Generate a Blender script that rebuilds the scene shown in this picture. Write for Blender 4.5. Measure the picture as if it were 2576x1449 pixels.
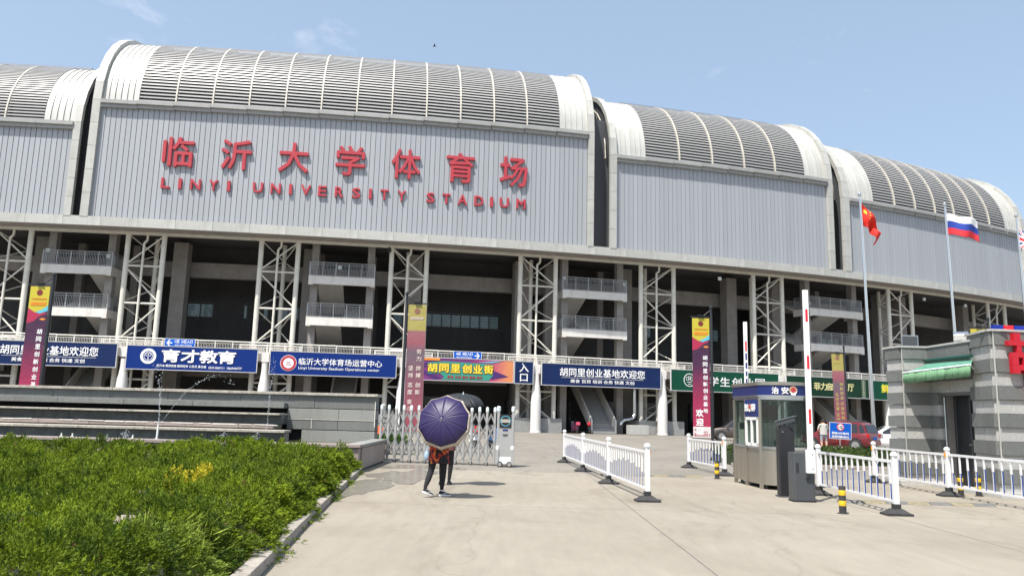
import bpy, bmesh, math, random
import numpy as np
from mathutils import Vector, Matrix

R = math.radians
random.seed(7)
rng = np.random.default_rng(11)
S = bpy.context.scene
for o in list(bpy.data.objects):
    bpy.data.objects.remove(o)
COL = S.collection

# ------------------------------------------------------------------ camera
FPX = 1960.0 / 2576.0           # focal length in image widths
ROLL, PITCH, EYE = 0.026, R(9.13), 1.6
cd = bpy.data.cameras.new('camera')
cd.sensor_fit = 'HORIZONTAL'
cd.sensor_width = 36.0
cd.lens = 36.0 * FPX
cd.clip_start, cd.clip_end = 0.1, 5000
cam = bpy.data.objects.new('camera', cd)
COL.objects.link(cam)
fw = Vector((0, math.cos(PITCH), math.sin(PITCH)))
up = Vector((0, -math.sin(PITCH), math.cos(PITCH)))
rt = Vector((1, 0, 0))
cx = rt * math.cos(ROLL) - up * -math.sin(ROLL)
cx = rt * math.cos(ROLL) + up * math.sin(ROLL)
cy = -rt * math.sin(ROLL) + up * math.cos(ROLL)
mm = Matrix((cx, cy, -fw)).transposed().to_4x4()
mm.translation = (0, 0, EYE)
cam.matrix_world = mm
S.camera = cam

# ------------------------------------------------------------------ sky and sun
SUN_EL, SUN_AZ = 62.5, 36.0      # azimuth: behind the camera, to its left
world = bpy.data.worlds.new('World')
S.world = world
world.use_nodes = True
nt = world.node_tree
nt.nodes.clear()
wo = nt.nodes.new('ShaderNodeOutputWorld')
bg = nt.nodes.new('ShaderNodeBackground')
sk = nt.nodes.new('ShaderNodeTexSky')
sk.sky_type = 'NISHITA'
sk.sun_disc = False
sk.sun_elevation = R(SUN_EL)
sk.sun_rotation = R(180 + SUN_AZ)
sk.altitude = 50
sk.air_density = 1.0
sk.dust_density = 3.2
sk.ozone_density = 1.6
bg.inputs['Strength'].default_value = 0.146
# thin wisps of high cloud
tc = nt.nodes.new('ShaderNodeTexCoord')
mp = nt.nodes.new('ShaderNodeMapping')
mp.inputs['Scale'].default_value = (2.2, 2.2, 5.5)
mp.inputs['Rotation'].default_value = (0.25, 0.35, 0.4)
n1 = nt.nodes.new('ShaderNodeTexNoise')
n1.inputs['Scale'].default_value = 2.3
n1.inputs['Detail'].default_value = 9
n1.inputs['Roughness'].default_value = 0.62
n1.inputs['Distortion'].default_value = 0.5
cr = nt.nodes.new('ShaderNodeValToRGB')
cr.color_ramp.elements[0].position = 0.60
cr.color_ramp.elements[0].color = (0, 0, 0, 1)
cr.color_ramp.elements[1].position = 0.86
cr.color_ramp.elements[1].color = (0.5, 0.5, 0.5, 1)
mx = nt.nodes.new('ShaderNodeMixRGB')
mx.inputs['Color2'].default_value = (4.2, 4.4, 4.6, 1)
nt.links.new(tc.outputs['Generated'], mp.inputs['Vector'])
nt.links.new(mp.outputs['Vector'], n1.inputs['Vector'])
nt.links.new(n1.outputs['Fac'], cr.inputs['Fac'])
nt.links.new(cr.outputs['Color'], mx.inputs['Fac'])
vl = nt.nodes.new('ShaderNodeMixRGB')      # thin even haze over the whole sky
vl.inputs['Fac'].default_value = 0.5
vl.inputs['Color2'].default_value = (1.75, 2.2, 2.62, 1)
nt.links.new(sk.outputs['Color'], vl.inputs['Color1'])
nt.links.new(vl.outputs['Color'], mx.inputs['Color1'])
nt.links.new(mx.outputs['Color'], bg.inputs['Color'])
nt.links.new(bg.outputs['Background'], wo.inputs['Surface'])

sd = bpy.data.lights.new('sun', 'SUN')
sd.energy = 3.9
sd.angle = R(0.53)
sd.color = (1.0, 0.95, 0.88)
sun = bpy.data.objects.new('sun', sd)
COL.objects.link(sun)
to_sun = Vector((-math.sin(R(SUN_AZ)) * math.cos(R(SUN_EL)), -math.cos(R(SUN_AZ)) * math.cos(R(SUN_EL)), math.sin(R(SUN_EL))))
sun.rotation_euler = to_sun.to_track_quat('Z', 'Y').to_euler()
sun.location = to_sun * 100

vs = S.view_settings
vs.view_transform = 'Standard'
vs.look = 'None'
vs.exposure = 0.93
vs.gamma = 1.0
vs.use_curve_mapping = False
S.render.engine = 'CYCLES'
S.cycles.max_bounces = 8
S.cycles.diffuse_bounces = 4

# ------------------------------------------------------------------ materials
MATS = {}


def mat(name, col, rough=0.6, metal=0.0, var=0.0, scale=3.0, bump=0.0, bscale=None, rand=0.0, coat=0.0, trans=0.0,
        alpha=1.0, spec=0.5, detail=5.0, col2=None, ior=1.45, stretch=None, dirt=0.0):
    """principled material with procedural colour variation, optional per-piece variation, bump and dirt"""
    if name in MATS:
        return MATS[name]
    m = bpy.data.materials.new(name)
    m.use_nodes = True
    t = m.node_tree
    b = t.nodes['Principled BSDF']
    b.inputs['Roughness'].default_value = rough
    b.inputs['Metallic'].default_value = metal
    b.inputs['Coat Weight'].default_value = coat
    b.inputs['Coat Roughness'].default_value = 0.08
    b.inputs['Transmission Weight'].default_value = trans
    b.inputs['Alpha'].default_value = alpha
    b.inputs['IOR'].default_value = ior
    b.inputs['Specular IOR Level'].default_value = spec
    c = (*col, 1)
    b.inputs['Base Color'].default_value = c
    m.diffuse_color = c
    L = t.links.new
    src = None
    if var > 0 or bump > 0 or dirt > 0:
        tc = t.nodes.new('ShaderNodeTexCoord')
        vec = tc.outputs['Object']
        if stretch:
            mpn = t.nodes.new('ShaderNodeMapping')
            mpn.inputs['Scale'].default_value = stretch
            L(vec, mpn.inputs['Vector'])
            vec = mpn.outputs['Vector']
        nz = t.nodes.new('ShaderNodeTexNoise')
        nz.inputs['Scale'].default_value = scale
        nz.inputs['Detail'].default_value = detail
        nz.inputs['Roughness'].default_value = 0.6
        L(vec, nz.inputs['Vector'])
    if var > 0:
        rp = t.nodes.new('ShaderNodeValToRGB')
        rp.color_ramp.elements[0].position = 0.3
        rp.color_ramp.elements[1].position = 0.7
        lo = tuple(x * (1 - var) for x in col)
        hi = col2 if col2 else tuple(min(1, x * (1 + var)) for x in col)
        rp.color_ramp.elements[0].color = (*lo, 1)
        rp.color_ramp.elements[1].color = (*hi, 1)
        L(nz.outputs['Fac'], rp.inputs['Fac'])
        src = rp.outputs['Color']
    if dirt > 0:
        nd = t.nodes.new('ShaderNodeTexNoise')
        nd.inputs['Scale'].default_value = 0.9
        nd.inputs['Detail'].default_value = 8
        nd.inputs['Roughness'].default_value = 0.7
        mpd = t.nodes.new('ShaderNodeMapping')
        mpd.inputs['Scale'].default_value = (2.0, 2.0, 0.35)
        L(tc.outputs['Object'], mpd.inputs['Vector'])
        L(mpd.outputs['Vector'], nd.inputs['Vector'])
        rd = t.nodes.new('ShaderNodeValToRGB')
        rd.color_ramp.elements[0].position = 0.5
        rd.color_ramp.elements[0].color = (0, 0, 0, 1)
        rd.color_ramp.elements[1].position = 0.75
        rd.color_ramp.elements[1].color = (dirt, dirt, dirt, 1)
        md = t.nodes.new('ShaderNodeMixRGB')
        L(nd.outputs['Fac'], rd.inputs['Fac'])
        L(rd.outputs['Color'], md.inputs['Fac'])
        if src:
            L(src, md.inputs['Color1'])
        else:
            md.inputs['Color1'].default_value = c
        md.inputs['Color2'].default_value = (col[0] * .45, col[1] * .42, col[2] * .38, 1)
        src = md.outputs['Color']
    if rand > 0:
        oi = t.nodes.new('ShaderNodeObjectInfo')
        mr = t.nodes.new('ShaderNodeMapRange')
        mr.inputs['To Min'].default_value = 1 - rand
        mr.inputs['To Max'].default_value = 1 + rand
        L(oi.outputs['Random'], mr.inputs['Value'])
        hs = t.nodes.new('ShaderNodeHueSaturation')
        if src:
            L(src, hs.inputs['Color'])
        else:
            hs.inputs['Color'].default_value = c
        L(mr.outputs['Result'], hs.inputs['Value'])
        src = hs.outputs['Color']
    if src:
        L(src, b.inputs['Base Color'])
    if bump > 0:
        bn = t.nodes.new('ShaderNodeBump')
        bn.inputs['Strength'].default_value = bump
        bn.inputs['Distance'].default_value = 0.02
        nb = nz
        if bscale:
            nb = t.nodes.new('ShaderNodeTexNoise')
            nb.inputs['Scale'].default_value = bscale
            nb.inputs['Detail'].default_value = 6
            L(vec, nb.inputs['Vector'])
        L(nb.outputs['Fac'], bn.inputs['Height'])
        L(bn.outputs['Normal'], b.inputs['Normal'])
    MATS[name] = m
    return m




def slab_mat(name, col, col2):
    """worn concrete: cloudy tone, grit, stains and fine wandering cracks"""
    m = bpy.data.materials.new(name)
    m.use_nodes = True
    t = m.node_tree
    L = t.links.new
    bs = t.nodes['Principled BSDF']
    bs.inputs['Roughness'].default_value = .88
    bs.inputs['Specular IOR Level'].default_value = .25
    tc = t.nodes.new('ShaderNodeTexCoord')

    def noise(sc, det, st=None, dist=0.0):
        n = t.nodes.new('ShaderNodeTexNoise')
        n.inputs['Scale'].default_value = sc
        n.inputs['Detail'].default_value = det
        n.inputs['Roughness'].default_value = .65
        n.inputs['Distortion'].default_value = dist
        v = tc.outputs['Object']
        if st:
            mp_ = t.nodes.new('ShaderNodeMapping')
            mp_.inputs['Scale'].default_value = st
            L(v, mp_.inputs['Vector'])
            v = mp_.outputs['Vector']
        L(v, n.inputs['Vector'])
        return n.outputs['Fac']

    def ramp(src, p0, c0, p1, c1):
        r = t.nodes.new('ShaderNodeValToRGB')
        r.color_ramp.elements[0].position, r.color_ramp.elements[0].color = p0, (*c0, 1)
        r.color_ramp.elements[1].position, r.color_ramp.elements[1].color = p1, (*c1, 1)
        L(src, r.inputs['Fac'])
        return r.outputs['Color']

    def mul(a_, b_, f=1.0):
        x = t.nodes.new('ShaderNodeMixRGB')
        x.blend_type = 'MULTIPLY'
        x.inputs['Fac'].default_value = f
        L(a_, x.inputs['Color1'])
        L(b_, x.inputs['Color2'])
        return x.outputs['Color']
    g3 = lambda v: (v, v, v)
    c = ramp(noise(.33, 9, None, .4), .32, col, .68, col2)
    c = mul(c, ramp(noise(.55, 10, (1, .35, 1), 1.2), .54, g3(1), .66, (.83, .82, .80)))
    c = mul(c, ramp(noise(3.5, 6, (1.6, .25, 1)), .35, g3(.93), .65, g3(1.04)))
    c = mul(c, ramp(noise(55, 3), .3, g3(.93), .7, g3(1.05)))
    vo = t.nodes.new('ShaderNodeTexVoronoi')
    vo.feature = 'DISTANCE_TO_EDGE'
    vo.inputs['Scale'].default_value = .21
    nd = t.nodes.new('ShaderNodeTexNoise')
    nd.inputs['Scale'].default_value = 1.1
    nd.inputs['Detail'].default_value = 8
    L(tc.outputs['Object'], nd.inputs['Vector'])
    ad = t.nodes.new('ShaderNodeMixRGB')
    ad.blend_type = 'ADD'
    ad.inputs['Fac'].default_value = .9
    L(tc.outputs['Object'], ad.inputs['Color1'])
    L(nd.outputs['Color'], ad.inputs['Color2'])
    L(ad.outputs['Color'], vo.inputs['Vector'])
    ck = ramp(vo.outputs['Distance'], .0015, (.62, .60, .57), .0045, g3(1))
    c = mul(c, ck, .38)
    L(c, bs.inputs['Base Color'])
    bn = t.nodes.new('ShaderNodeBump')
    bn.inputs['Strength'].default_value = .25
    bn.inputs['Distance'].default_value = .01
    L(noise(30, 5), bn.inputs['Height'])
    L(bn.outputs['Normal'], bs.inputs['Normal'])
    MATS[name] = m
    return m


M_SLAB = slab_mat('concrete_slab', (.232, .208, .168), (.285, .259, .214))
M_SLAB2 = slab_mat('older_concrete', (.180, .167, .144), (.230, .213, .184))
M_GROUND = mat('ground_concrete', (.195, .18, .155), .9, var=.15, scale=.25, detail=8)
M_KERB = mat('kerb_stone', (.30, .275, .24), .85, var=.2, scale=6, rand=.08, bump=.2, bscale=40)
M_GRANITE = mat('grey_granite', (.145, .152, .145), .7, var=.28, scale=38, detail=4, rand=.1, bump=.15, bscale=60, dirt=.45)
M_GRANITE_L = mat('light_granite', (.40, .397, .375), .7, var=.22, scale=38, detail=4, rand=.08, bump=.12, bscale=60, dirt=.3)
M_GRANITE_F = mat('fountain_granite', (.235, .24, .225), .7, var=.2, scale=38, detail=4, rand=.08, bump=.12, bscale=60, dirt=.4)
M_GRANITE_W = mat('wet_granite', (.085, .095, .098), .25, var=.35, scale=4, detail=6, rand=.1)
M_GRANITE_P = mat('pinkish_granite', (.28, .235, .215), .6, var=.25, scale=50, detail=3, rand=.08, dirt=.4)
M_CAP = mat('worn_coping', (.36, .335, .29), .75, var=.3, scale=9, rand=.12, dirt=.5)
M_LIME = mat('lime_deposit', (.66, .64, .58), .7, var=.25, scale=20)
M_WATER = mat('pool_water', (.085, .085, .05), .06, var=.3, scale=2, bump=.5, bscale=9)
M_DROP = mat('water_drops', (.80, .84, .88), .08, trans=.45, ior=1.33)
M_WET = mat('wet_concrete', (.20, .185, .155), .22, var=.2, scale=3, bump=.05, bscale=12)
M_WPANEL = mat('wall_panel_metal', (.345, .366, .39), .5, .08, rand=.045, var=.06, scale=.5, stretch=(1, 1, .3), dirt=.10)
M_BACK = mat('dark_backing', (.13, .14, .16), .8)
M_BLACK = mat('gap_shade_black', (.012, .013, .016), .9)
M_LOUV = mat('louvre_white', (.42, .42, .41), .42, .12, rand=.08)
M_ROOFS = mat('roof_sheet_white', (.50, .50, .47), .42, .12, rand=.05, var=.05, scale=1.2, dirt=.22)
M_RIB = mat('rib_cream', (.52, .49, .42), .5, var=.15, scale=2)
M_ALU = mat('cladding_grey', (.33, .335, .325), .5, .1, rand=.07, var=.1, scale=1.2, dirt=.35)
M_ALU_L = mat('cladding_light', (.44, .44, .41), .5, .1, rand=.06, var=.08, scale=1.2, dirt=.3)
M_RIDGE = mat('ridge_flashing', (.30, .34, .40), .45, .4)
M_STEEL = mat('white_painted_steel', (.64, .62, .55), .5, var=.1, scale=1.5, dirt=.2)
M_RAIL = mat('railing_white', (.74, .72, .66), .45, dirt=.15)
M_GALV = mat('galvanised_rail', (.42, .43, .44), .45, .4)
M_WHITE = mat('white_plaster', (.66, .64, .60), .75, var=.08, scale=1.2, dirt=.35)
M_PILLAR = mat('white_pillar_paint', (.66, .645, .62), .6, var=.06, scale=1.5, dirt=.3)
M_CONC = mat('bare_concrete', (.27, .252, .235), .85, var=.15, scale=1.2, dirt=.3)
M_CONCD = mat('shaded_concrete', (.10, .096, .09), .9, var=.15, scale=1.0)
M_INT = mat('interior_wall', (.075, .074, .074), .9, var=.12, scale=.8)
M_GLASSD = mat('dark_glass', (.02, .025, .03), .12, spec=.7)
M_MULL = mat('window_bar', (.07, .075, .08), .5)
M_RED = mat('letter_red', (.42, .045, .06), .45, var=.08, scale=2)
M_PLINTH = mat('plinth_concrete', (.27, .275, .27), .85, var=.12, scale=2, dirt=.3)
M_BLUE = mat('sign_blue', (.003, .024, .16), .6, spec=.2, var=.10, scale=.6)
M_NAVY = mat('sign_navy', (.007, .020, .080), .6, spec=.2, var=.12, scale=.6)
M_GREEN = mat('sign_green', (.005, .060, .034), .6, spec=.2, var=.10, scale=.6)
M_GREEND = mat('sign_dark_green', (.008, .034, .019), .6, spec=.2, var=.2, scale=.6)
M_TXT = mat('print_white', (.82, .82, .82), .5)
M_TXTY = mat('print_yellow', (.80, .62, .05), .5)
M_TXTP = mat('print_pale_yellow', (.66, .62, .30), .5)
M_EDGE = mat('sign_edge', (.55, .55, .55), .5)
M_DIRB = mat('direction_blue', (.006, .10, .48), .5, spec=.25)
M_POLE = mat('lamp_post_dark', (.03, .033, .036), .45, .4)
M_BANY = mat('banner_yellow', (.46, .40, .035), .6)
M_BANRED = mat('banner_red', (.36, .02, .065), .6)
M_BANBLUE = mat('banner_cyan', (.10, .42, .55), .6)
M_BANW = mat('banner_white', (.60, .57, .55), .6)
M_ORANGE = mat('print_orange', (.72, .25, .03), .6)
M_MAROON = mat('print_maroon', (.16, .02, .02), .6)
M_STAIN = mat('brushed_stainless', (.40, .37, .315), .34, .8, var=.10, scale=1.5, stretch=(6, 6, .4))
M_STAINL = mat('polished_stainless', (.66, .66, .66), .2, .95)
M_FENCE = mat('fence_white', (.70, .70, .70), .4, dirt=.12)
M_FENCEG = mat('fence_grey_blue', (.24, .26, .36), .5)
M_FENCEB = mat('fence_blue', (.02, .06, .24), .45)
M_RUBBER = mat('black_rubber', (.035, .035, .036), .75, var=.3, scale=9)
M_RUBG = mat('grey_rubber', (.12, .118, .112), .8, var=.25, scale=9)
M_YEL = mat('reflect_yellow', (.72, .46, .02), .45)
M_YELD = mat('faded_yellow', (.20, .175, .115), .8, var=.3, scale=8)
M_REFL = mat('reflector_orange', (.80, .28, .03), .3)
M_CAB = mat('cabinet_grey', (.062, .068, .074), .4, var=.06, scale=3)
M_CABB = mat('camera_black', (.02, .021, .024), .4)
M_REDS = mat('sticker_red', (.60, .02, .03), .4)
M_BLUES = mat('sticker_blue', (.012, .03, .16), .4)
M_ARMW = mat('arm_white', (.80, .80, .80), .35)
M_GATE = mat('gate_aluminium', (.44, .44, .43), .38, .45, var=.06, scale=3)
M_GATEB = mat('gate_bar_grey', (.30, .30, .295), .4, .4, rand=.1)
M_GATEC = mat('gate_cap', (.72, .80, .80), .35)
M_UPVC = mat('window_white', (.78, .78, .76), .4)
M_SKIN = mat('skin', (.50, .29, .20), .55)
M_HAIR = mat('hair_black', (.012, .010, .010), .5)
M_CLOTHB = mat('black_cloth', (.014, .014, .016), .85)
M_SOLE = mat('sole_white', (.75, .75, .74), .6)
M_SOCK = mat('sock_white', (.7, .7, .72), .8)


def glass(name, tint, rough=.03, mixf=.75):
    """pane: part mirror, part see-through, so that it keeps its reflections and its depth"""
    m = bpy.data.materials.new(name)
    m.use_nodes = True
    t = m.node_tree
    b = t.nodes['Principled BSDF']
    b.inputs['Base Color'].default_value = (*tint, 1)
    b.inputs['Roughness'].default_value = rough
    b.inputs['Specular IOR Level'].default_value = .8
    tr = t.nodes.new('ShaderNodeBsdfTransparent')
    tr.inputs['Color'].default_value = (.84, .90, .88, 1)
    mxs = t.nodes.new('ShaderNodeMixShader')
    mxs.inputs['Fac'].default_value = mixf
    t.links.new(b.outputs['BSDF'], mxs.inputs[1])
    t.links.new(tr.outputs['BSDF'], mxs.inputs[2])
    t.links.new(mxs.outputs['Shader'], t.nodes['Material Output'].inputs['Surface'])
    return m


M_PANE = glass('booth_glass', (.05, .065, .06), mixf=.74)
M_TINT = glass('tinted_pane', (.02, .03, .04), mixf=.34)


def attr_mat(name, rough=.7, sub=0.0, spec=.3, transl=.2):
    m = bpy.data.materials.new(name)
    m.use_nodes = True
    t = m.node_tree
    a = t.nodes.new('ShaderNodeAttribute')
    a.attribute_name = 'tone'
    b = t.nodes['Principled BSDF']
    b.inputs['Roughness'].default_value = rough
    b.inputs['Specular IOR Level'].default_value = spec
    t.links.new(a.outputs['Color'], b.inputs['Base Color'])
    tl = t.nodes.new('ShaderNodeBsdfTranslucent')
    t.links.new(a.outputs['Color'], tl.inputs['Color'])
    ms = t.nodes.new('ShaderNodeMixShader')
    ms.inputs['Fac'].default_value = transl
    t.links.new(b.outputs['BSDF'], ms.inputs[1])
    t.links.new(tl.outputs['BSDF'], ms.inputs[2])
    t.links.new(ms.outputs['Shader'], t.nodes['Material Output'].inputs['Surface'])
    return m


# ------------------------------------------------------------------ mesh helpers
class MB:
    def __init__(s):
        s.v, s.f, s.m = [], [], []

    def add(s, vs_, fs, mi=0):
        n = len(s.v)
        s.v += [tuple(p) for p in vs_]
        s.f += [tuple(i + n for i in f) for f in fs]
        s.m += [mi] * len(fs)
        return s

    def box(s, c, d, rot=None, mi=0, top=(1, 1)):
        hx, hy, hz = d[0] / 2, d[1] / 2, d[2] / 2
        ps = [Vector((x * hx * (top[0] if z > 0 else 1), y * hy * (top[1] if z > 0 else 1), z * hz)) for z in (-1, 1) for y in (-1, 1) for x in (-1, 1)]
        if rot is not None:
            ps = [rot @ p for p in ps]
        c = Vector(c)
        return s.add([p + c for p in ps], [(0, 2, 3, 1), (4, 5, 7, 6), (0, 1, 5, 4), (2, 6, 7, 3), (0, 4, 6, 2), (1, 3, 7, 5)], mi)

    def cyl(s, p0, p1, r0, r1=None, n=10, mi=0, caps=True):
        r1 = r0 if r1 is None else r1
        p0, p1 = Vector(p0), Vector(p1)
        d = (p1 - p0).normalized()
        a = d.orthogonal().normalized()
        b = d.cross(a)
        ring = [(math.cos(2 * math.pi * i / n), math.sin(2 * math.pi * i / n)) for i in range(n)]
        vs_ = [p0 + (a * c + b * q) * r0 for c, q in ring] + [p1 + (a * c + b * q) * r1 for c, q in ring]
        fs = [(i, (i + 1) % n, n + (i + 1) % n, n + i) for i in range(n)]
        if caps:
            fs += [tuple(reversed(range(n))), tuple(range(n, 2 * n))]
        return s.add(vs_, fs, mi)

    def tube(s, pts, r, n=8, mi=0):
        for i in range(len(pts) - 1):
            s.cyl(pts[i], pts[i + 1], r, r, n, mi)
        return s

    def lathe(s, prof, n=16, c=(0, 0, 0), mi=0):
        vs_, fs = [], []
        for r, z in prof:
            for i in range(n):
                a = 2 * math.pi * i / n
                vs_.append((c[0] + r * math.cos(a), c[1] + r * math.sin(a), c[2] + z))
        for k in range(len(prof) - 1):
            for i in range(n):
                j = (i + 1) % n
                fs.append((k * n + i, k * n + j, (k + 1) * n + j, (k + 1) * n + i))
        fs += [tuple(reversed(range(n))), tuple(range((len(prof) - 1) * n, len(prof) * n))]
        return s.add(vs_, fs, mi)

    def prism(s, poly, z0, z1, mi=0):
        n = len(poly)
        vs_ = [(x, y, z0) for x, y in poly] + [(x, y, z1) for x, y in poly]
        fs = [(i, (i + 1) % n, n + (i + 1) % n, n + i) for i in range(n)]
        fs += [tuple(reversed(range(n))), tuple(range(n, 2 * n))]
        return s.add(vs_, fs, mi)

    def extrude(s, pts, d, mi=0):
        """closed polygon of 3d points pushed along vector d"""
        n = len(pts)
        d = Vector(d)
        vs_ = [Vector(p) for p in pts] + [Vector(p) + d for p in pts]
        fs = [(i, (i + 1) % n, n + (i + 1) % n, n + i) for i in range(n)]
        fs += [tuple(reversed(range(n))), tuple(range(n, 2 * n))]
        return s.add(vs_, fs, mi)

    def loft(s, rings, mi=0, closed=True, caps=True):
        n = len(rings[0])
        vs_ = [p for r in rings for p in r]
        fs = []
        for k in range(len(rings) - 1):
            for i in range(n if closed else n - 1):
                j = (i + 1) % n
                fs.append((k * n + i, k * n + j, (k + 1) * n + j, (k + 1) * n + i))
        if caps and closed:
            fs += [tuple(reversed(range(n))), tuple(range((len(rings) - 1) * n, len(rings) * n))]
        return s.add(vs_, fs, mi)

    def mesh(s, name, mats, smooth=False):
        me = bpy.data.meshes.new(name)
        me.from_pydata([tuple(p) for p in s.v], [], s.f)
        mats = mats if isinstance(mats, (list, tuple)) else [mats]
        for m in mats:
            me.materials.append(m)
        if len(mats) > 1:
            me.polygons.foreach_set('material_index', s.m)
        bm = bmesh.new()
        bm.from_mesh(me)
        bmesh.ops.recalc_face_normals(bm, faces=bm.faces)
        bm.to_mesh(me)
        bm.free()
        if smooth:
            me.polygons.foreach_set('use_smooth', [True] * len(me.polygons))
            try:
                me.set_sharp_from_angle(angle=R(38))
            except Exception:
                pass
        me.update()
        return me

    def build(s, name, mats, parent=None, smooth=False, bevel=0.0):
        return obj(name, s.mesh(name, mats, smooth), parent, bevel=bevel)


def obj(name, me, parent=None, loc=None, rot=None, scale=None, mtx=None, bevel=0.0):
    o = bpy.data.objects.new(name, me)
    COL.objects.link(o)
    o.parent = parent
    if mtx is not None:
        o.matrix_basis = mtx
    if loc is not None:
        o.location = loc
    if rot is not None:
        o.rotation_euler = rot
    if scale is not None:
        o.scale = scale
    if bevel > 0:
        md = o.modifiers.new('bevel', 'BEVEL')
        md.width = bevel
        md.segments = 2
        md.limit_method = 'ANGLE'
    return o


def tag(o, label=None, cat=None, group=None, kind=None):
    if label:
        o['label'] = label
    if cat:
        o['category'] = cat
    if group:
        o['group'] = group
    if kind:
        o['kind'] = kind
    return o


def thing(name, label, cat, loc=(0, 0, 0), rz=0.0, group=None):
    o = bpy.data.objects.new(name, None)
    o.empty_display_size = .3
    COL.objects.link(o)
    o.location = loc
    o.rotation_euler = (0, 0, rz)
    return tag(o, label, cat, group)


def copy_tree(o, parent=None):
    c = o.copy()
    COL.objects.link(c)
    c.parent = parent
    for ch in list(o.children):
        copy_tree(ch, c)
    return c


def bx(name, m, parent, c, d, bevel=0.0, rot=None):
    return MB().box(c, d, rot).build(name, m, parent, bevel=bevel)


# ------------------------------------------------------------------ lettering
_gl = {}


def glyphs(body, bold=0.0, depth=0.02):
    """outline of a run of characters as (verts, faces), lying in x-z and facing -y, lower left at 0,0; plus width and height"""
    k = (body, bold, depth)
    if k in _gl:
        return _gl[k]
    cu = bpy.data.curves.new('t', 'FONT')
    cu.body = body
    cu.size = 1.0
    cu.extrude = depth / 2
    cu.offset = bold
    cu.resolution_u = 2
    to = bpy.data.objects.new('t', cu)
    COL.objects.link(to)
    dg = bpy.context.evaluated_depsgraph_get()
    me = bpy.data.meshes.new_from_object(to.evaluated_get(dg))
    vv = [v.co.copy() for v in me.vertices]
    ff = [tuple(p.vertices) for p in me.polygons]
    bpy.data.objects.remove(to)
    bpy.data.curves.remove(cu)
    bpy.data.meshes.remove(me)
    if not vv:
        _gl[k] = ([], [], 1, 1)
        return _gl[k]
    x0, x1 = min(p.x for p in vv), max(p.x for p in vv)
    y0, y1 = min(p.y for p in vv), max(p.y for p in vv)
    _gl[k] = ([(p.x - x0, p.z, p.y - y0) for p in vv], ff, x1 - x0, y1 - y0)
    return _gl[k]


def put_text(mb, body, x0, x1, z0, z1, y=0.0, bold=0.0, depth=0.02, mi=0, keep=False):
    """characters stretched to a box; bold thickens every stroke by laying shifted copies a hair apart in depth"""
    vv, ff, w, h = glyphs(body, 0.0, 0.05)
    if not vv:
        return mb
    b = bold * (z1 - z0)
    x0, x1, z0, z1 = x0 + b, x1 - b, z0 + b, z1 - b
    sx, sz = (x1 - x0) / w, (z1 - z0) / h
    sy = depth / 0.05
    sh = [(0, 0)]
    if b > 0:
        sh = [(-b, 0), (b, 0), (0, b), (0, -b)]
        if bold > .025:
            sh += [(b * .75, b * .75), (-b * .75, b * .75), (b * .75, -b * .75), (-b * .75, -b * .75)]
    for i, (ox, oz) in enumerate(sh):
        q = 1 + .03 * i
        mb.add([(x0 + ox + a * sx, y - c_ * sy * q, z0 + oz + c * sz) for a, c_, c in vv], ff, mi)
    return mb


def text_part(name, parent, m, lines):
    """lines: tuples (body, x0, x1, z0, z1, y, bold) in the parent's frame, one flat piece of lettering each"""
    for ln in lines:
        o = put_text(MB(), *ln[:6], bold=ln[6] if len(ln) > 6 else 0.0, depth=.016).build(name, m, parent)
    return o


def column_text(mb, body, xc, z_top, size, pitch, y, bold=.015, depth=.012):
    z = z_top
    for ch in body:
        if ch == ' ':
            z -= pitch * .35
            continue
        put_text(mb, ch, xc - size / 2, xc + size / 2, z - size, z, y, bold, depth)
        z -= pitch
    return mb


def disc(mb, cx_, cz_, r, y, n=28, r_in=0.0, t=.012, mi=0):
    vs_, fs = [], []
    for q, yy in ((0, y), (1, y + t)):
        for i in range(n):
            a = 2 * math.pi * i / n
            vs_.append((cx_ + r * math.cos(a), yy, cz_ + r * math.sin(a)))
    if r_in <= 0:
        fs = [tuple(range(n)), tuple(reversed(range(n, 2 * n)))] + [(i, n + i, n + (i + 1) % n, (i + 1) % n) for i in range(n)]
    else:
        for q, yy in ((0, y), (1, y + t)):
            for i in range(n):
                a = 2 * math.pi * i / n
                vs_.append((cx_ + r_in * math.cos(a), yy, cz_ + r_in * math.sin(a)))
        for i in range(n):
            j = (i + 1) % n
            fs += [(i, j, 2 * n + j, 2 * n + i), (n + i, 3 * n + i, 3 * n + j, n + j), (i, n + i, n + j, j), (2 * n + i, 2 * n + j, 3 * n + j, 3 * n + i)]
    return mb.add(vs_, fs, mi)


# ================================================================== the stadium
CO = (1.00924868e-05, 2.2684465e-03, 2.09945937e-01, 69.9256918)


def CY(x):
    return ((CO[0] * x + CO[1]) * x + CO[2]) * x + CO[3]


def TH(x):
    return math.atan((3 * CO[0] * x + 2 * CO[1]) * x + CO[2])


def P(x, off, z):
    """point at station x of the facade line, off metres in front of it"""
    if off > 0:                         # stations are read on the front plane
        x = x - math.sin(TH(x)) * off
    a = TH(x)
    return Vector((x + math.sin(a) * off, CY(x) - math.cos(a) * off, z))


def SEG(xa, xb, off, z=0.0):
    """frame in the middle of a chord: local x along the facade, local -y outward"""
    a, b = P(xa, off, z), P(xb, off, z)
    d = b - a
    return Matrix.Translation((a + b) / 2) @ Matrix.Rotation(math.atan2(d.y, d.x), 4, 'Z'), d.length


def lin(a, b, n):
    return [a + (b - a) * i / n for i in range(n + 1)]


def strip(mb, x0, x1, prof, n, mi=0):
    """closed profile of (off, z or z(x)) swept along the facade"""
    rings = []
    for x in lin(x0, x1, n):
        rings.append([P(x, o, z(x) if callable(z) else z) for o, z in prof])
    return mb.loft(rings, mi)


def dz(x):
    return -0.0068 * (x + 14)          # the promenade falls slightly towards the right


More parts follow.
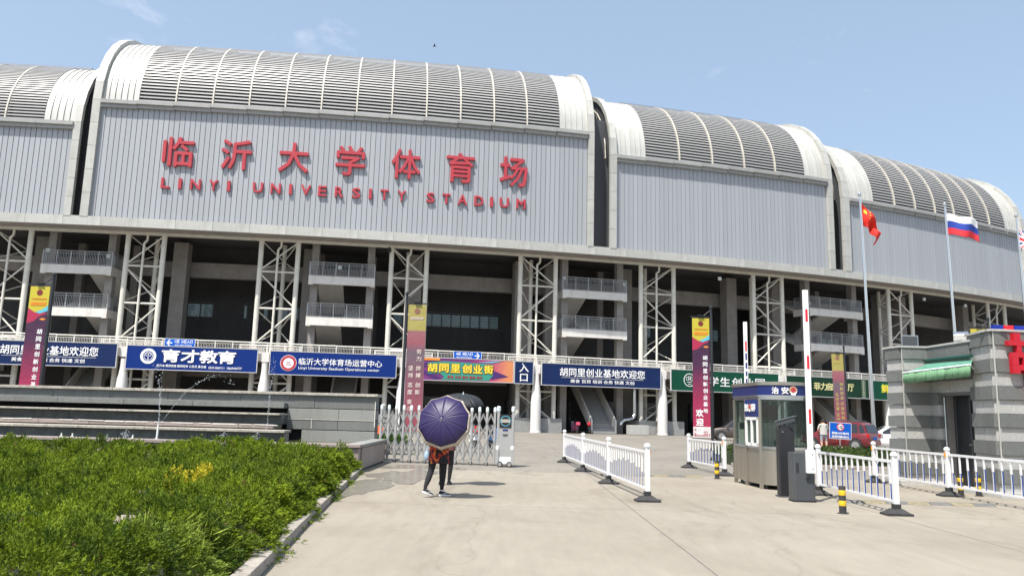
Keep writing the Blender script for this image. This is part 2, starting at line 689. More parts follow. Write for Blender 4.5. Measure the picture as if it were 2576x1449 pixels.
stadium = thing('stadium', 'large grey and white stadium with barrel roofs, louvres and red lettering', 'stadium')
FO = 1.8            # cladding plane in front of the tower line
mods = [
    dict(x0=-55.0, x1=-36.6, rimL=None, rimR=(-37.2, -36.62), lou=(-49.1, -39.8), nb=3, zc=(24.85, 24.85), R=7.3),
    dict(x0=-35.9, x1=7.25, rimL=(-35.9, -35.25), rimR=(6.7, 7.25), lou=(-32.28, 4.04), nb=12, zc=(26.92, 27.66), R=8.3),
    dict(x0=8.82, x1=32.55, rimL=(8.82, 9.42), rimR=(31.95, 32.55), lou=(12.35, 29.54), nb=5, zc=(25.68, 26.15), R=8.0),
    dict(x0=33.75, x1=61.6, rimL=(33.75, 34.55), rimR=(60.9, 61.6), lou=(37.9, 58.3), nb=7, zc=(24.5, 24.5), R=8.4),
]
wp_me = None
for k, md in enumerate(mods):
    za, zb = md['zc']
    xa, xb, Rv = md['x0'], md['x1'], md['R']
    zc = lambda x, za=za, zb=zb, xa=xa, xb=xb: za + (zb - za) * (x - xa) / (xb - xa)
    px0 = md['rimL'][1] if md['rimL'] else xa
    px1 = md['rimR'][0]
    n = int((xb - xa) / 1.5)
    # wall of vertical panels
    mb = MB()
    strip(mb, px0, px1, [(FO - .05, 16.7), (FO - .05, lambda x: zc(x) - .3), (FO - .4, lambda x: zc(x) - .3), (FO - .4, 16.7)], n)
    wall = mb.build('facade_wall', M_BACK, stadium)
    npan = int(round((px1 - px0) * 1.015 / .44))
    pw = SEG(px0, px0 + (px1 - px0) / npan, FO)[1]
    me = MB().box((-.018, 0, .5), (pw - .036, .05, 1)).box((pw / 2 - .052, -.04, .5), (.035, .03, 1)).mesh('wall_panel', M_WPANEL)
    for a, b in zip(lin(px0, px1, npan)[:-1], lin(px0, px1, npan)[1:]):
        m, L = SEG(a, b, FO, 16.74)
        obj('wall_panel', me, wall, mtx=m @ Matrix.Diagonal((1, 1, zc((a + b) / 2) - .45 - 16.74, 1)))
    # cornice
    nco = max(3, int(round((px1 - px0) / 2.95)))
    mb = MB()
    strip(mb, px0 - .02, px1 + .02, [(FO + .02, lambda x: zc(x) - .5), (FO + .02, lambda x: zc(x) - .06), (FO - .5, lambda x: zc(x) - .06), (FO - .5, lambda x: zc(x) - .5)], n)
    cor = mb.build('cornice', M_BACK, stadium)
    L = SEG(px0, px0 + (px1 - px0) / nco, FO)[1]
    me = MB().box((0, -.20, -.17), (L - .012, .56, .32)).box((0, -.10, -.485), (L - .012, .36, .30)).mesh('cornice_panel', M_ALU)
    for a, b in zip(lin(px0, px1, nco)[:-1], lin(px0, px1, nco)[1:]):
        m, L = SEG(a, b, FO, zc((a + b) / 2))
        obj('cornice_panel', me, cor, mtx=m)
    # barrel roof: black under-skin as painted shade in louvre gaps, unseen flat roof behind
    mb = MB()
    xs = lin(xa + .3, xb - .3, n)
    phis = [R(q) for q in range(0, 91, 6)]
    rr = Rv - .34
    rings = []
    for x in xs:
        ring = [P(x, FO - .34 - rr * (1 - math.cos(q)), zc(x) - .1 + rr * math.sin(q)) for q in phis]
        ring += [P(x, -14, zc(x) + rr - .8), P(x, -14, zc(x) + rr - 1.1), P(x, FO - Rv, zc(x) + rr - .6)]  # unseen flat roof, added to keep daylight off the interior
        ring += [P(x, FO - .6 - (rr - .3) * (1 - math.cos(q)), zc(x) - .1 + (rr - .3) * math.sin(q)) for q in reversed(phis[:-1])]
        rings.append(ring)
    mb.loft(rings)
    vault = mb.build('roof_vault', M_BLACK, stadium)
    # louvres
    l0, l1 = md['lou']
    bays = lin(l0, l1, md['nb'])
    NS = 38
    dphi = R(84) / NS
    W = Rv * dphi
    blen = SEG(bays[0], bays[1], FO)[1]
    slat = MB().box((0, 0, 0), (blen - .02, .022, W * .40)).mesh('louvre_slat', M_LOUV)
    joined = MB()
    for a, b in zip(bays[:-1], bays[1:]):
        m, L = SEG(a, b, FO, 0)
        z = zc((a + b) / 2)
        for i in range(NS):
            ph = (i + .55) * dphi
            mt = m @ Matrix.Translation((0, Rv * (1 - math.cos(ph)), z + Rv * math.sin(ph))) @ Matrix.Rotation(-ph, 4, 'X')
            if k == 1 and i < 25:
                obj('louvre_slat', slat, vault, mtx=mt)
            else:
                joined.add([mt @ v.co for v in slat.vertices], [tuple(p.vertices) for p in slat.polygons])
    tag(joined.build('louvre_slats', M_LOUV, vault), kind='stuff')
    for x in bays[1:-1]:
        mb = MB()
        m, _ = SEG(x - .3, x + .3, FO, 0)
        rg = []
        for q in [R(v) for v in range(0, 94, 6)]:
            for_r = [(Rv + .10, -.06), (Rv + .10, .06), (Rv - .12, .06), (Rv - .12, -.06)]
            rg.append([m @ Vector((w, Rv - r * math.cos(q), zc(x) - .05 + r * math.sin(q))) for r, w in for_r])
        mb.loft(rg)
        mb.build('arch_rib', M_RIB, vault)
    # standing seam sheets at the two ends
    for (s0, s1) in ((px0, l0), (l1, px1)):
        if s1 - s0 < .5 or (k == 0 and s0 < -50):
            continue
        ns = max(2, int(round((s1 - s0) / .52)))
        for a, b in zip(lin(s0, s1, ns)[:-1], lin(s0, s1, ns)[1:]):
            m, L = SEG(a, b, FO, 0)
            rg = []
            for q in [R(v) for v in range(0, 98, 7)]:
                cs = [(-L / 2 + .012, 0), (L / 2 - .05, 0), (L / 2 - .05, .07), (L / 2 - .012, .07), (L / 2 - .012, -.08), (-L / 2 + .012, -.08)]
                rg.append([m @ Vector((w, Rv - (Rv + dr) * math.cos(q), zc((a + b) / 2) - .05 + (Rv + dr) * math.sin(q))) for w, dr in cs])
            MB().loft(rg).build('roof_sheet', M_ROOFS, vault, smooth=True)
    # ridge flashing
    mb = MB()
    q = R(81)
    strip(mb, l0 - .3, l1 + .3, [(FO - Rv * (1 - math.cos(q)), lambda x: zc(x) + Rv * math.sin(q) - .15), (FO - Rv * (1 - math.cos(q)), lambda x: zc(x) + Rv * math.sin(q) + .42),
                                 (FO - Rv * (1 - math.cos(q)) - .3, lambda x: zc(x) + Rv * math.sin(q) + .42), (FO - Rv * (1 - math.cos(q)) - .3, lambda x: zc(x) + Rv * math.sin(q) - .15)], n)
    mb.build('ridge_flashing', M_RIDGE, vault)
    # end arches built of cladding panels, with a dark gable inside each
    for side, rim in (('L', md['rimL']), ('R', md['rimR'])):
        if rim is None:
            continue
        w0, w1 = rim
        xm = (w0 + w1) / 2
        m, L = SEG(w0, w1, FO, 0)
        zt = zc(xm)
        prof = [(0, 16.75)] + [(0, 16.75 + (zt - 16.75) * t / 5) for t in range(1, 6)]
        path = [(-.38, .45, z) for _, z in prof]
        quads = []
        for i in range(5):
            z0_, z1_ = prof[i][1] + .012, prof[i + 1][1] - .012
            quads.append([(-.34, z0_), (-.34, z1_), (.04, z1_), (.04, z0_)])
        na = 9
        for i in range(na):
            q0, q1 = R(102) * i / na + .0015, R(102) * (i + 1) / na - .0015
            ro, ri = Rv + .34, Rv - .06
            quads.append([(Rv - ro * math.cos(q0), zt + ro * math.sin(q0)), (Rv - ro * math.cos(q1), zt + ro * math.sin(q1)),
                          (Rv - ri * math.cos(q1), zt + ri * math.sin(q1)), (Rv - ri * math.cos(q0), zt + ri * math.sin(q0))])
        # gable: flat dark wall closing the end of the vault
        gy = [(Rv - (Rv - .05) * math.cos(R(a_)), zt + (Rv - .05) * math.sin(R(a_))) for a_ in range(0, 91, 10)]
        gp = [(.03, 16.75)] + gy + [(13, zt + Rv - 1.5), (13, 16.75)]
        gx = 0.0
        g_ = MB().extrude([m @ Vector((gx - .05, y_, z_)) for y_, z_ in gp], (m.to_3x3() @ Vector((.1, 0, 0))))
        arch = g_.build('end_arch', M_MULL, stadium)
        for qd in quads:
            MB().extrude([m @ Vector((-L / 2, y_, z_)) for y_, z_ in qd], m.to_3x3() @ Vector((L, 0, 0))).build('arch_panel', M_ALU_L, arch)
        if side == 'L' and k in (2, 3):
            tr = MB()
            pts = [m @ Vector((-.36, Rv - (Rv - .9) * math.cos(R(a_)), zt + (Rv - .9) * math.sin(R(a_)))) for a_ in range(0, 85, 12)]
            pin = [m @ Vector((-.36, Rv - (Rv - 2.4) * math.cos(R(a_ + 6)), zt + (Rv - 2.4) * math.sin(R(a_ + 6)))) for a_ in range(0, 80, 12)]
            tr.tube(pts, .06, 6).tube(pin, .06, 6)
            for i in range(len(pin)):
                tr.cyl(pts[i], pin[i], .045, n=5)
                tr.cyl(pin[i], pts[i + 1], .045, n=5)
            tr.build('gable_truss', M_RIB, arch)

# dark recesses between the modules
for a, b, zt in ((-37.2, -35.3, 28.5), (7.0, 9.45, 29.5), (32.2, 34.6, 27.5)):
    mb = MB()
    strip(mb, a, b, [(.6, 16.7), (.6, zt), (.3, zt), (.3, 16.7)], 2)
    mb.build('recess_wall', M_MULL, stadium)

# fascia band with soffit
mb = MB()
strip(mb, -55, 64, [(FO + .18, 16.05), (FO + .18, 16.72), (FO - .4, 16.72), (FO - .4, 16.2), (-.25, 16.2), (-.25, 16.05)], 80)
fascia = mb.build('fascia', M_CONC, stadium)
xs = lin(-55, 64, 40)
for a, b in zip(xs[:-1], xs[1:]):
    m, L = SEG(a, b, FO + .25, 16.03)
    MB().box((0, 0, .385), (L - .02, .12, .77)).build('fascia_panel', M_ALU_L, fascia).matrix_basis = m
mb = MB()
strip(mb, -55, 64, [(.25, 15.82), (.25, 16.04), (-.1, 16.04), (-.1, 15.82)], 80)
mb.build('edge_beam', M_STEEL, stadium)

# lettering on the middle module
zmain = lambda x, z: 16 + (z - 16) * (1 + .066 * (x + 30) / 31)
kx0, kx1 = -28.6, -.12
for i, ch in enumerate('临沂大学体育场'):
    x = kx0 + (kx1 - kx0) * i / 6
    m, L = SEG(x - 1, x + 1, FO + .12, zmain(x, 21.42))
    mb = MB()
    put_text(mb, ch, -1.27, 1.27, 0, 2.6 * (1 + .05 * i / 6), 0, bold=.014, depth=.30)
    mb.build('letter', M_RED, stadium).matrix_basis = m
zx = [113, 203, 300, 412, 507, 690, 803, 897, 995, 1100, 1208, 1318, 1410, 1502, 1615, 1806, 1912, 2020, 2132, 2218, 2306, 2420]
for ch, q in zip('LINYIUNIVERSITYSTADIUM', zx):
    x = -29.4 + (q - 113) * 30.0 / (2420 - 113)
    m, L = SEG(x - 1, x + 1, FO + .1, zmain(x, 19.52))
    mb = MB()
    w = .13 if ch == 'I' else (.42 if ch in 'NUMDAV' else .36)
    put_text(mb, ch, -w, w, 0, .90, 0, bold=.03, depth=.22)
    mb.build('letter', M_RED, stadium).matrix_basis = m

# truss towers: two front legs, one rear leg, struts and single diagonals
legs_x = [(-43.7, -40.7, 1), (-32.82, -29.87, 0), (-21.83, -18.73, 0), (-10.75, -7.69, 1), (.73, 3.99, 1), (12.2, 15.49, 0), (23.99, 27.2, 0),
          (40.51, 43.7, 1), (55.9, 58.97, 0)]
ZN = [16.0, 13.15, 9.95, 6.75, 3.6, .9]
for i, (a, b, flip) in enumerate(legs_x):
    A, B = P(a, 0, 0), P(b, 0, 0)
    Cc = P((a + b) / 2, -2.7, 0)
    zv = Vector((0, 0, 1))
    pl = MB()
    m, L = SEG(a - .55, b + .55, -1.0)
    pl.box((0, -.2, .62), (L, 3.3, 1.24))
    tw = pl.build('truss_tower', M_PLINTH, stadium)
    tw.matrix_basis = m
    inv = m.inverted()
    W_ = lambda p, z: inv @ (p + zv * z)
    for p_, r_ in ((A, .215), (B, .215), (Cc, .19)):
        MB().cyl(W_(p_, 1.2), W_(p_, 16.05), r_, n=14).build('leg', M_STEEL, tw, smooth=True)
    D = P((a + b) / 2 - .1, .12, 0)
    MB().tube([W_(D, 1.2), W_(D, 15.1), W_(D + (B - A) * .08, 15.35), W_(D + (B - A) * .08, 15.9)], .10, 10).build('downpipe', M_STEEL, tw, smooth=True)
    for z in ZN[1:]:
        MB().cyl(W_(A, z), W_(B, z), .085, n=8).build('strut', M_STEEL, tw, smooth=True)
    for j in range(len(ZN) - 1):
        zt, zb_ = ZN[j] - .15, ZN[j + 1] + .1
        u, v = (A, B) if (j % 2 == 0) == bool(flip) else (B, A)
        MB().cyl(W_(u, zt), W_(v, zb_), .068, n=8).build('brace', M_STEEL, tw, smooth=True)
        zm = (zt + zb_) / 2
        for q in (A, B):
            MB().cyl(W_(q, zt), W_(Cc, zm), .05, n=8).build('brace', M_STEEL, tw, smooth=True)
            MB().cyl(W_(Cc, zm), W_(q, zb_), .05, n=8).build('brace', M_STEEL, tw, smooth=True)


def rail_mesh(L, h, posts, pitch, rp=.028, base=.08, wide=None):
    """railing along local x from 0 to L: top rail, two thin rails, posts and balusters"""
    mb = MB()
    mb.cyl((0, 0, h), (L, 0, h), rp * 1.25, n=6)
    mb.box((L / 2, 0, h - .17), (L, .03, .03)).box((L / 2, 0, base), (L, .03, .03))
    for i in range(posts + 1):
        mb.box((L * i / posts, 0, h / 2), (.055, .055, h))
    nb = int(L / pitch)
    for i in range(nb):
        mb.box((L * (i + .5) / nb, 0, (h - .17 + base) / 2), (.022, .022, h - .17 - base))
    return mb


# stair towers with two landings each
for (a, b, flip) in ((-39.8, -34.05, 1), (-17.75, -12.1, 0), (4.75, 10.95, 0), (30.6, 37.25, 1)):
    m, L = SEG(a, b, -.35)
    xm = (a + b) / 2
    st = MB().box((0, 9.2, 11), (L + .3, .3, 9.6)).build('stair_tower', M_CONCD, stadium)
    st.matrix_basis = m
    for sx in (-1, 1):
        MB().box((sx * (L / 2 - .42), .95, 8.05), (.62, .75, 16.1)).build('column', M_WHITE if False else M_CONC, st)
        MB().box((sx * (L / 2 - .42), 6.2, 8.05), (.6, .6, 16.1)).build('column', M_CONC, st)
    s = 1 if flip else -1
    for zl in (13.05, 9.42):
        ld = MB().box((0, 0, zl - .36), (L, .22, .72)).box((0, 1.15, zl - .14), (L - .1, 2.3, .26))
        for sx in (-1, 1):
            ld.box((sx * (L / 2 - .11), 1.2, zl - .36), (.2, 2.2, .68)).box((sx * (L / 2 - .2), 0.002, zl - .62), (.4, .214, .35))
        ld.build('landing', M_WHITE, st)
        rl = rail_mesh(L - .1, 1.22, 5, .13)
        o = rl.build('railing', M_GALV, st)
        o.location = (-(L - .1) / 2, 0, zl)
        for sx in (-1, 1):
            o = rail_mesh(2.1, 1.22, 2, .14).build('railing', M_GALV, st)
            o.location = (sx * (L / 2 - .07), .05, zl)
            o.rotation_euler = (0, 0, R(90))
        # flights: one down to the back, one up to the back
        hw = L * .40
        for q, z1_ in ((s, zl - 2.2), (-s, zl + 1.9)):
            y0_, y1_ = 2.2, 7.2
            x0_, x1_ = (0.05, hw) if q > 0 else (-hw, -.05)
            fl = MB().extrude([(x0_, y0_, zl - .28), (x0_, y0_, zl - .0), (x0_, y1_, z1_), (x0_, y1_, z1_ - .30)], (x1_ - x0_, 0, 0))
            fl.build('stair_flight', M_WHITE, st)
        MB().box((0, 8.2, zl - 2.0), (L - .3, 1.9, .25)).build('half_landing', M_CONC, st)
    # ground flight with steps and two solid balustrades
    N = 20
    wst = L * .36
    xo = .10 * L
    fl = MB().extrude([(xo - wst / 2, -.9, .02), (xo - wst / 2, -.9, .14), (xo - wst / 2, 5.4, 4.6), (xo - wst / 2, 5.4, 4.2)], (wst, 0, 0)).build('ground_stair', M_CONC, st)
    sm = MB().box((0, 0, 0), (wst - .02, .34, .22)).mesh('step', M_PLINTH)
    for i in range(N):
        obj('step', sm, fl, loc=(xo, -.9 + i * .31, .12 + i * .226))
    for sx in (-1, 1):
        MB().extrude([(xo + sx * wst / 2 - .06, -.95, .02), (xo + sx * wst / 2 - .06, -.95, 1.2), (xo + sx * wst / 2 - .06, 5.3, 5.75), (xo + sx * wst / 2 - .06, 5.3, 4.5)], (.12, 0, 0)).build('balustrade', M_WHITE, fl)

# promenade deck, its railing and the white pillars that carry it
mb = MB()
strip(mb, -62, 92, [(1.35, lambda x: 5.95 + dz(x)), (1.35, lambda x: 5.3 + dz(x)), (-13, lambda x: 5.3 + dz(x)), (-13, lambda x: 5.95 + dz(x))], 60)
deck = mb.build('promenade_deck', M_CONC, stadium)
px = [-53.8, -42.6, -31.45, -20.35, -9.12, 2.35, 14.0, 26.2, 38.9, 52]
for a, b in zip(px[:-1], px[1:]):
    n = 4
    for q in range(n):
        xa_, xb_ = a + (b - a) * q / n, a + (b - a) * (q + 1) / n
        m, L = SEG(xa_, xb_, 1.25, 5.95 + dz((xa_ + xb_) / 2))
        o = rail_mesh(L, .88, 2, .125, rp=.04).build('railing', M_RAIL, deck)
        o.matrix_basis = m @ Matrix.Translation((-L / 2, 0, 0))
for (a, b, f) in legs_x:
    for off in (.75, .45):
        m, L = SEG(a - .9, b + .9, off, 5.95 + dz((a + b) / 2))
        o = rail_mesh(L, .70, 4, .11, rp=.035).build('tower_guard_rail', M_RAIL, deck)
        o.matrix_basis = m @ Matrix.Translation((-L / 2, 0, 0))
for x in px:
    p = P(x, 1.45, 0)
    MB().lathe([(.50, 0), (.50, .1), (.455, .12), (.45, 2.6), (.43, 3.2), (.34, 4.0), (.285, 4.5), (.275, 5.2)], 24).build('pillar', M_PILLAR, stadium, smooth=True).location = p
    MB().box((0, 0, 5.6 + dz(x)), (.62, .5, .75)).build('pillar_head', M_PILLAR, stadium).matrix_basis = SEG(x - .2, x + .2, 1.42)[0]

# inside: big columns, beam, rear wall with a strip of open windows, floors
for x, w in ((-29.8, 1.25), (-18.3, 1.0), (-41.9, 1.2), (1.9, 1.4), (4.7, .8), (12.6, 1.2), (24.4, 1.2), (29.9, 1.5), (44.6, 1.2), (47.5, 1.2), (-8.4, 1.2), (58.5, 1.2)):
    m, _ = SEG(x - .3, x + .3, -4.9)
    MB().box((0, 0, 8.1), (w, w, 16.2)).build('concrete_column', M_CONC, stadium).matrix_basis = m
mb = MB()
strip(mb, -62, 92, [(-6.2, 13.35), (-6.2, 14.75), (-6.9, 14.75), (-6.9, 13.35)], 50)
mb.build('ring_beam', M_CONC, stadium)
mb = MB()
strip(mb, -62, 92, [(-.3, 16.9), (-.3, 16.6), (-9.5, 16.6), (-9.5, 16.9)], 50)
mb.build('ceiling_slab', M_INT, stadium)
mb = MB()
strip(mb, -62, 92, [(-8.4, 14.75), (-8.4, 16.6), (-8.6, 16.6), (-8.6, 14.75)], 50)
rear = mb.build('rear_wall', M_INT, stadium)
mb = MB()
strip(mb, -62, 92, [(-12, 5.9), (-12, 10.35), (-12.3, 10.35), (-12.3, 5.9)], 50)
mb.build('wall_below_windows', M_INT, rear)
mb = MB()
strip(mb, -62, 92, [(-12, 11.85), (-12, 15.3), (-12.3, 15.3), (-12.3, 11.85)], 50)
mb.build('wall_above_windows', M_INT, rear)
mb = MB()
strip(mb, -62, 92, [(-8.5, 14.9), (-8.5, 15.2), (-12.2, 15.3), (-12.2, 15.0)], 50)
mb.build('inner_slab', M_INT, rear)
# piers that leave openings only in the open bays
opens = [(-31.2, -28.6), (-25.6, -25.2), (-23.6, -23.1), (-22.2, -16.6), (-10.2, 1.2), (4.0, 5.2), (11.5, 13.6), (18.5, 19.2), (26.5, 28.0), (36.5, 46.0)]
edges = [-62] + [v for ab in opens for v in ab] + [92]
for i in range(0, len(edges), 2):
    a, b = edges[i], edges[i + 1]
    mb = MB()
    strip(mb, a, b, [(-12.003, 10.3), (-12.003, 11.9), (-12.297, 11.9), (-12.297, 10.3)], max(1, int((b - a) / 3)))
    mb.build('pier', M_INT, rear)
for (a, b) in opens:
    m, L = SEG(a, b, -12.1)
    fr = MB()
    for z in (10.5, 10.72, 10.94, 11.16, 11.38, 11.6):
        fr.box((0, 0, z), (L, .04, .06))
    fr.box((0, 0, 11.77), (L, .05, .3))
    nv = max(1, int(L / .95))
    for i in range(nv + 1):
        fr.box((-L / 2 + L * i / nv, .02, 11.1), (.10, .08, 1.5))
    fr.build('window_bars', M_MULL, rear).matrix_basis = m
    MB().box((0, .12, 11.1), (L, .02, 1.5)).build('tinted_pane', M_TINT, rear).matrix_basis = m
    for z0_ in (9.2, 12.2):
        g_ = MB()
        for q in range(4):
            g_.box((0, -.25, z0_ + q * .26), (L + 1, .03, .035))
        for i in range(nv + 2):
            g_.box((-L / 2 - .4 + (L + .8) * i / (nv + 1), -.25, z0_ + .4), (.06, .06, 1.05))
        g_.build('inner_railing', M_MULL, rear).matrix_basis = m
# ground floor: rear wall, doors and shop windows in deep shade
mb = MB()
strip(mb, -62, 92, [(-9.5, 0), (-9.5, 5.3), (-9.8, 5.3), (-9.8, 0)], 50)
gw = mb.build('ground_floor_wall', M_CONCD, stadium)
xq = -52.0
while xq < 62:
    w = random.choice((2.2, 3.0, 3.6))
    m, L = SEG(xq, xq + w, -9.44)
    MB().box((0, 0, 1.6), (w, .06, 2.9)).build('shop_window', M_GLASSD, gw).matrix_basis = m
    MB().box((0, -.02, 2.2), (w, .06, .08)).box((0, -.02, 1.5), (.07, .06, 2.9)).build('window_frame', M_MULL, gw).matrix_basis = m
    xq += w + random.choice((1.2, 1.8, 2.6))
for x0_, x1_ in ((-52, -45), (-30, -20), (-8, 1), (16, 24), (45, 55)):
    m, L = SEG(x0_, x1_, -6.5)
    MB().box((0, 0, 4.75), (L, .5, 1.1)).build('ground_beam', M_CONC, stadium).matrix_basis = m

# small fittings: floodlights on the landings, a dome camera, the shiny duct and a concrete box at the stair foot
for x, off, z in ((-39.6, -.9, 14.3), (-15.2, -.9, 13.95), (5.0, -.9, 14.2), (10.9, -.9, 14.0), (31.0, -.9, 13.6), (20.5, -.4, 15.2), (46.0, -.4, 15.3), (52.5, -.4, 15.2), (-34.6, -.9, 14.0)):
    m, _ = SEG(x - .2, x + .2, off, z)
    MB().box((0, -.12, 0), (.34, .14, .32)).box((0, 0, -.05), (.06, .2, .06)).build('floodlight', M_GATEC, stadium).matrix_basis = m
dc = P(-10.95, .25, 15.55)
MB().lathe([(.02, -.22), (.13, -.17), (.18, -.05), (.18, .08), (.1, .14), (.05, .3)], 12).build('dome_camera', M_CABB, stadium, smooth=True).location = dc
dA = [P(11.55, .1, 4.3), P(11.55, .1, 1.75), P(11.4, .2, 1.45), P(11.1, .3, 1.35), P(10.6, .35, 1.28), P(10.3, .4, 1.1), P(10.2, .4, .8)]
MB().tube(dA, .17, 12).build('ventilation_duct', M_STAINL, stadium, smooth=True)
m, _ = SEG(10.7, 12.5, 1.6)
MB().box((0, 0, .42), (1.75, 1.0, .84)).build('concrete_box', M_GRANITE_L, stadium, bevel=.02).matrix_basis = m

# ================================================================== ground
ground = MB().box((0, 0, -.26), (4000, 4000, .48)).build('ground', M_GROUND)
tag(ground, kind='structure')
drive = MB().box((11.2, 31.4, -.012), (36.2, 76.2, .018)).build('driveway', M_RUBG)
tag(drive, kind='structure')
col_x = [-6.9, 2.2, 6.7, 11.3, 15.9, 20.5, 25.1, 29.2]
row_y = [-6.5, -2.4, 5.6, 14.0, 22.4, 31, 39.5, 48, 56.5, 64.5, 69.4]
for i in range(len(col_x) - 1):
    for j in range(len(row_y) - 1):
        a, b, c, d = col_x[i], col_x[i + 1], row_y[j], row_y[j + 1]
        g_ = .010
        MB().prism([(a + g_, c + g_), (b - g_, c + g_), (b - g_, d - g_), (a + g_, d - g_)], -.08, 0).build('concrete_slab', M_SLAB if d < 23 else M_SLAB2, drive)
# wet patch left by the fountain, an uneven outline on the concrete
pud = MB()
for (cx_, cy_, rx, ry, sd_) in ((-2.95, 16.9, .42, 2.0, 1), (-2.55, 20.0, .75, 1.9, 5), (-2.5, 23.0, 1.2, .75, 9)):
    rr_ = random.Random(sd_)
    ring = []
    for q in range(40):
        a = 2 * math.pi * q / 40
        k_ = 1 + .22 * math.sin(3 * a + sd_) + .14 * math.sin(7 * a + 2 * sd_) + rr_.uniform(-.1, .1)
        ring.append((cx_ + rx * k_ * math.cos(a), cy_ + ry * k_ * math.sin(a), .004 + .0012 * (sd_ % 3)))
    pud.add(ring, [tuple(range(40))])
tag(pud.build('water_puddle', M_WET), kind='structure')

# kerb of the planted bed
KB = [(-2.05, 4.4), (-2.30, 7.55), (-2.71, 10.9), (-3.12, 14.7), (-3.60, 19.2), (-3.72, 20.45)]


def kerb_x(y):
    for (xa, ya), (xb, yb) in zip(KB[:-1], KB[1:]):
        if ya <= y <= yb:
            return xa + (xb - xa) * (y - ya) / (yb - ya)
    return KB[0][0] if y < KB[0][1] else KB[-1][0]


kerb = thing('kerb', 'pale stone kerb edging the juniper bed beside the driveway', 'kerb')
y = 4.4
while y < 20.3:
    y2 = min(y + .98, 20.45)
    a, b = (kerb_x(y), y), (kerb_x(y2 - .012), y2 - .012)
    t = random.uniform(-.006, .006)
    MB().prism([(a[0] - .16 + t, a[1]), (a[0] + t, a[1]), (b[0] + t, b[1]), (b[0] - .16 + t, b[1])], .001, .125 + t).build('kerb_stone', M_KERB, kerb, bevel=.012)
    y = y2
soil = MB().prism([(-2.4, 3.6), (-3.85, 20.5), (-20, 20.5), (-20, 3.6)], .002, .06).build('planting_bed', mat('bed_soil', (.12, .085, .055), .95, var=.4, scale=8, bump=.5, bscale=20))
tag(soil, kind='structure')

# ------------------------------------------------------------------ juniper ground cover
def fbm(x, y, seed=0):
    v = 0
    for o_, (f, a) in enumerate(((.55, 1), (1.2, .6), (2.7, .35), (6.1, .2))):
        v = v + a * np.sin(x * f * 1.3 + seed + o_ * 1.7 + 1.1 * np.sin(y * f * .9 + o_)) * np.cos(y * f * 1.1 - seed * .7 + o_ * 2.3 + .8 * np.sin(x * f * .7))
    return v


kx_ = np.array([p[0] for p in KB])
ky_ = np.array([p[1] for p in KB])


def hedge_h(x, y):
    e = np.interp(y, ky_, kx_) - .27 + .10 * np.sin(y * 2.3) + .08 * np.sin(y * 5.9 + 1)
    d = np.clip((e - x) / .42, 0, 1)
    db = np.clip((20.2 - y) / .35, 0, 1)
    base = .415 + .095 * fbm(x, y, 3) + .05 * np.sin(x * 4.1 + y * 1.3) * np.sin(y * 3.7 - x)
    return np.maximum(.03, base * np.sqrt(1 - (1 - d) ** 2) * np.sqrt(1 - (1 - db) ** 2 * .6)), d


def juniper(name, label_kind, pts, hfun, leaf, size, tone_fn, seed, out_mat, wid=.085, clump=None):
    r = np.random.default_rng(seed)
    n = len(pts)
    x, y = pts[:, 0], pts[:, 1]
    h, d = hfun(x, y)
    K = leaf
    # direction of every sprig: mostly up, leaning outward near the edge
    lean = r.normal(0, .45, (n, 2))
    if clump is not None:
        lean = lean * .55 + clump[:, :2] * 6.5
        h = h + clump[:, 2]
    ax = np.stack([lean[:, 0] + (1 - d) * 1.6, lean[:, 1] * 1.0, np.ones(n) * (0.6 + .75 * d)], 1)
    ax /= np.linalg.norm(ax, axis=1)[:, None]
    L = size * r.uniform(.55, 1.35, n) * ((.42 + .036 * y) if clump is not None else 1.0)
    org = np.stack([x, y, np.maximum(h * (1 - (.42 if clump is None else .16) * r.random(n) ** 1.6), .03)], 1)
    a1 = np.cross(ax, r.normal(0, 1, (n, 3)))
    a1 /= np.linalg.norm(a1, axis=1)[:, None]
    a2 = np.cross(ax, a1)
    V, T = [], []
    tone = tone_fn(x, y, h, r)
    for k in range(K):
        t = (k + .5) / K
        ang = k * 2.4 + r.uniform(0, 6.28, n)
        rad = np.cos(ang)[:, None] * a1 + np.sin(ang)[:, None] * a2
        dirv = ax * (.55 + .5 * t) + rad * (.75 * (1 - .55 * t))
        dirv /= np.linalg.norm(dirv, axis=1)[:, None]
        ll = (L * (.62 - .25 * t) * r.uniform(.7, 1.2, n))[:, None]
        b0 = org + ax * (L * t * .85)[:, None]
        sidev = np.cross(dirv, r.normal(0, 1, (n, 3)))
        sidev /= np.linalg.norm(sidev, axis=1)[:, None]
        wd = (L * wid * r.uniform(.7, 1.3, n))[:, None]
        V.append(np.stack([b0, b0 + dirv * ll * .45 + sidev * wd, b0 + dirv * ll, b0 + dirv * ll * .45 - sidev * wd], 1))
        T.append(np.repeat((tone * (r.uniform(.85, 1.15, n))[:, None])[:, None, :], 4, 1))
    V = np.concatenate(V).reshape(-1, 3)
    T = np.concatenate(T).reshape(-1, 3)
    m = n * K
    me = bpy.data.meshes.new(name)
    me.vertices.add(len(V))
    me.vertices.foreach_set('co', V.astype(np.float32).ravel())
    me.loops.add(m * 4)
    me.loops.foreach_set('vertex_index', np.arange(m * 4, dtype=np.int32))
    me.polygons.add(m)
    me.polygons.foreach_set('loop_start', np.arange(0, m * 4, 4, dtype=np.int32))
    at_ = me.color_attributes.new('tone', 'FLOAT_COLOR', 'POINT')
    at_.data.foreach_set('color', np.concatenate([np.clip(T, 0, 1), np.ones((len(T), 1))], 1).astype(np.float32).ravel())
    me.update()
    me.validate()
    me.materials.append(out_mat)
    return obj(name, me)


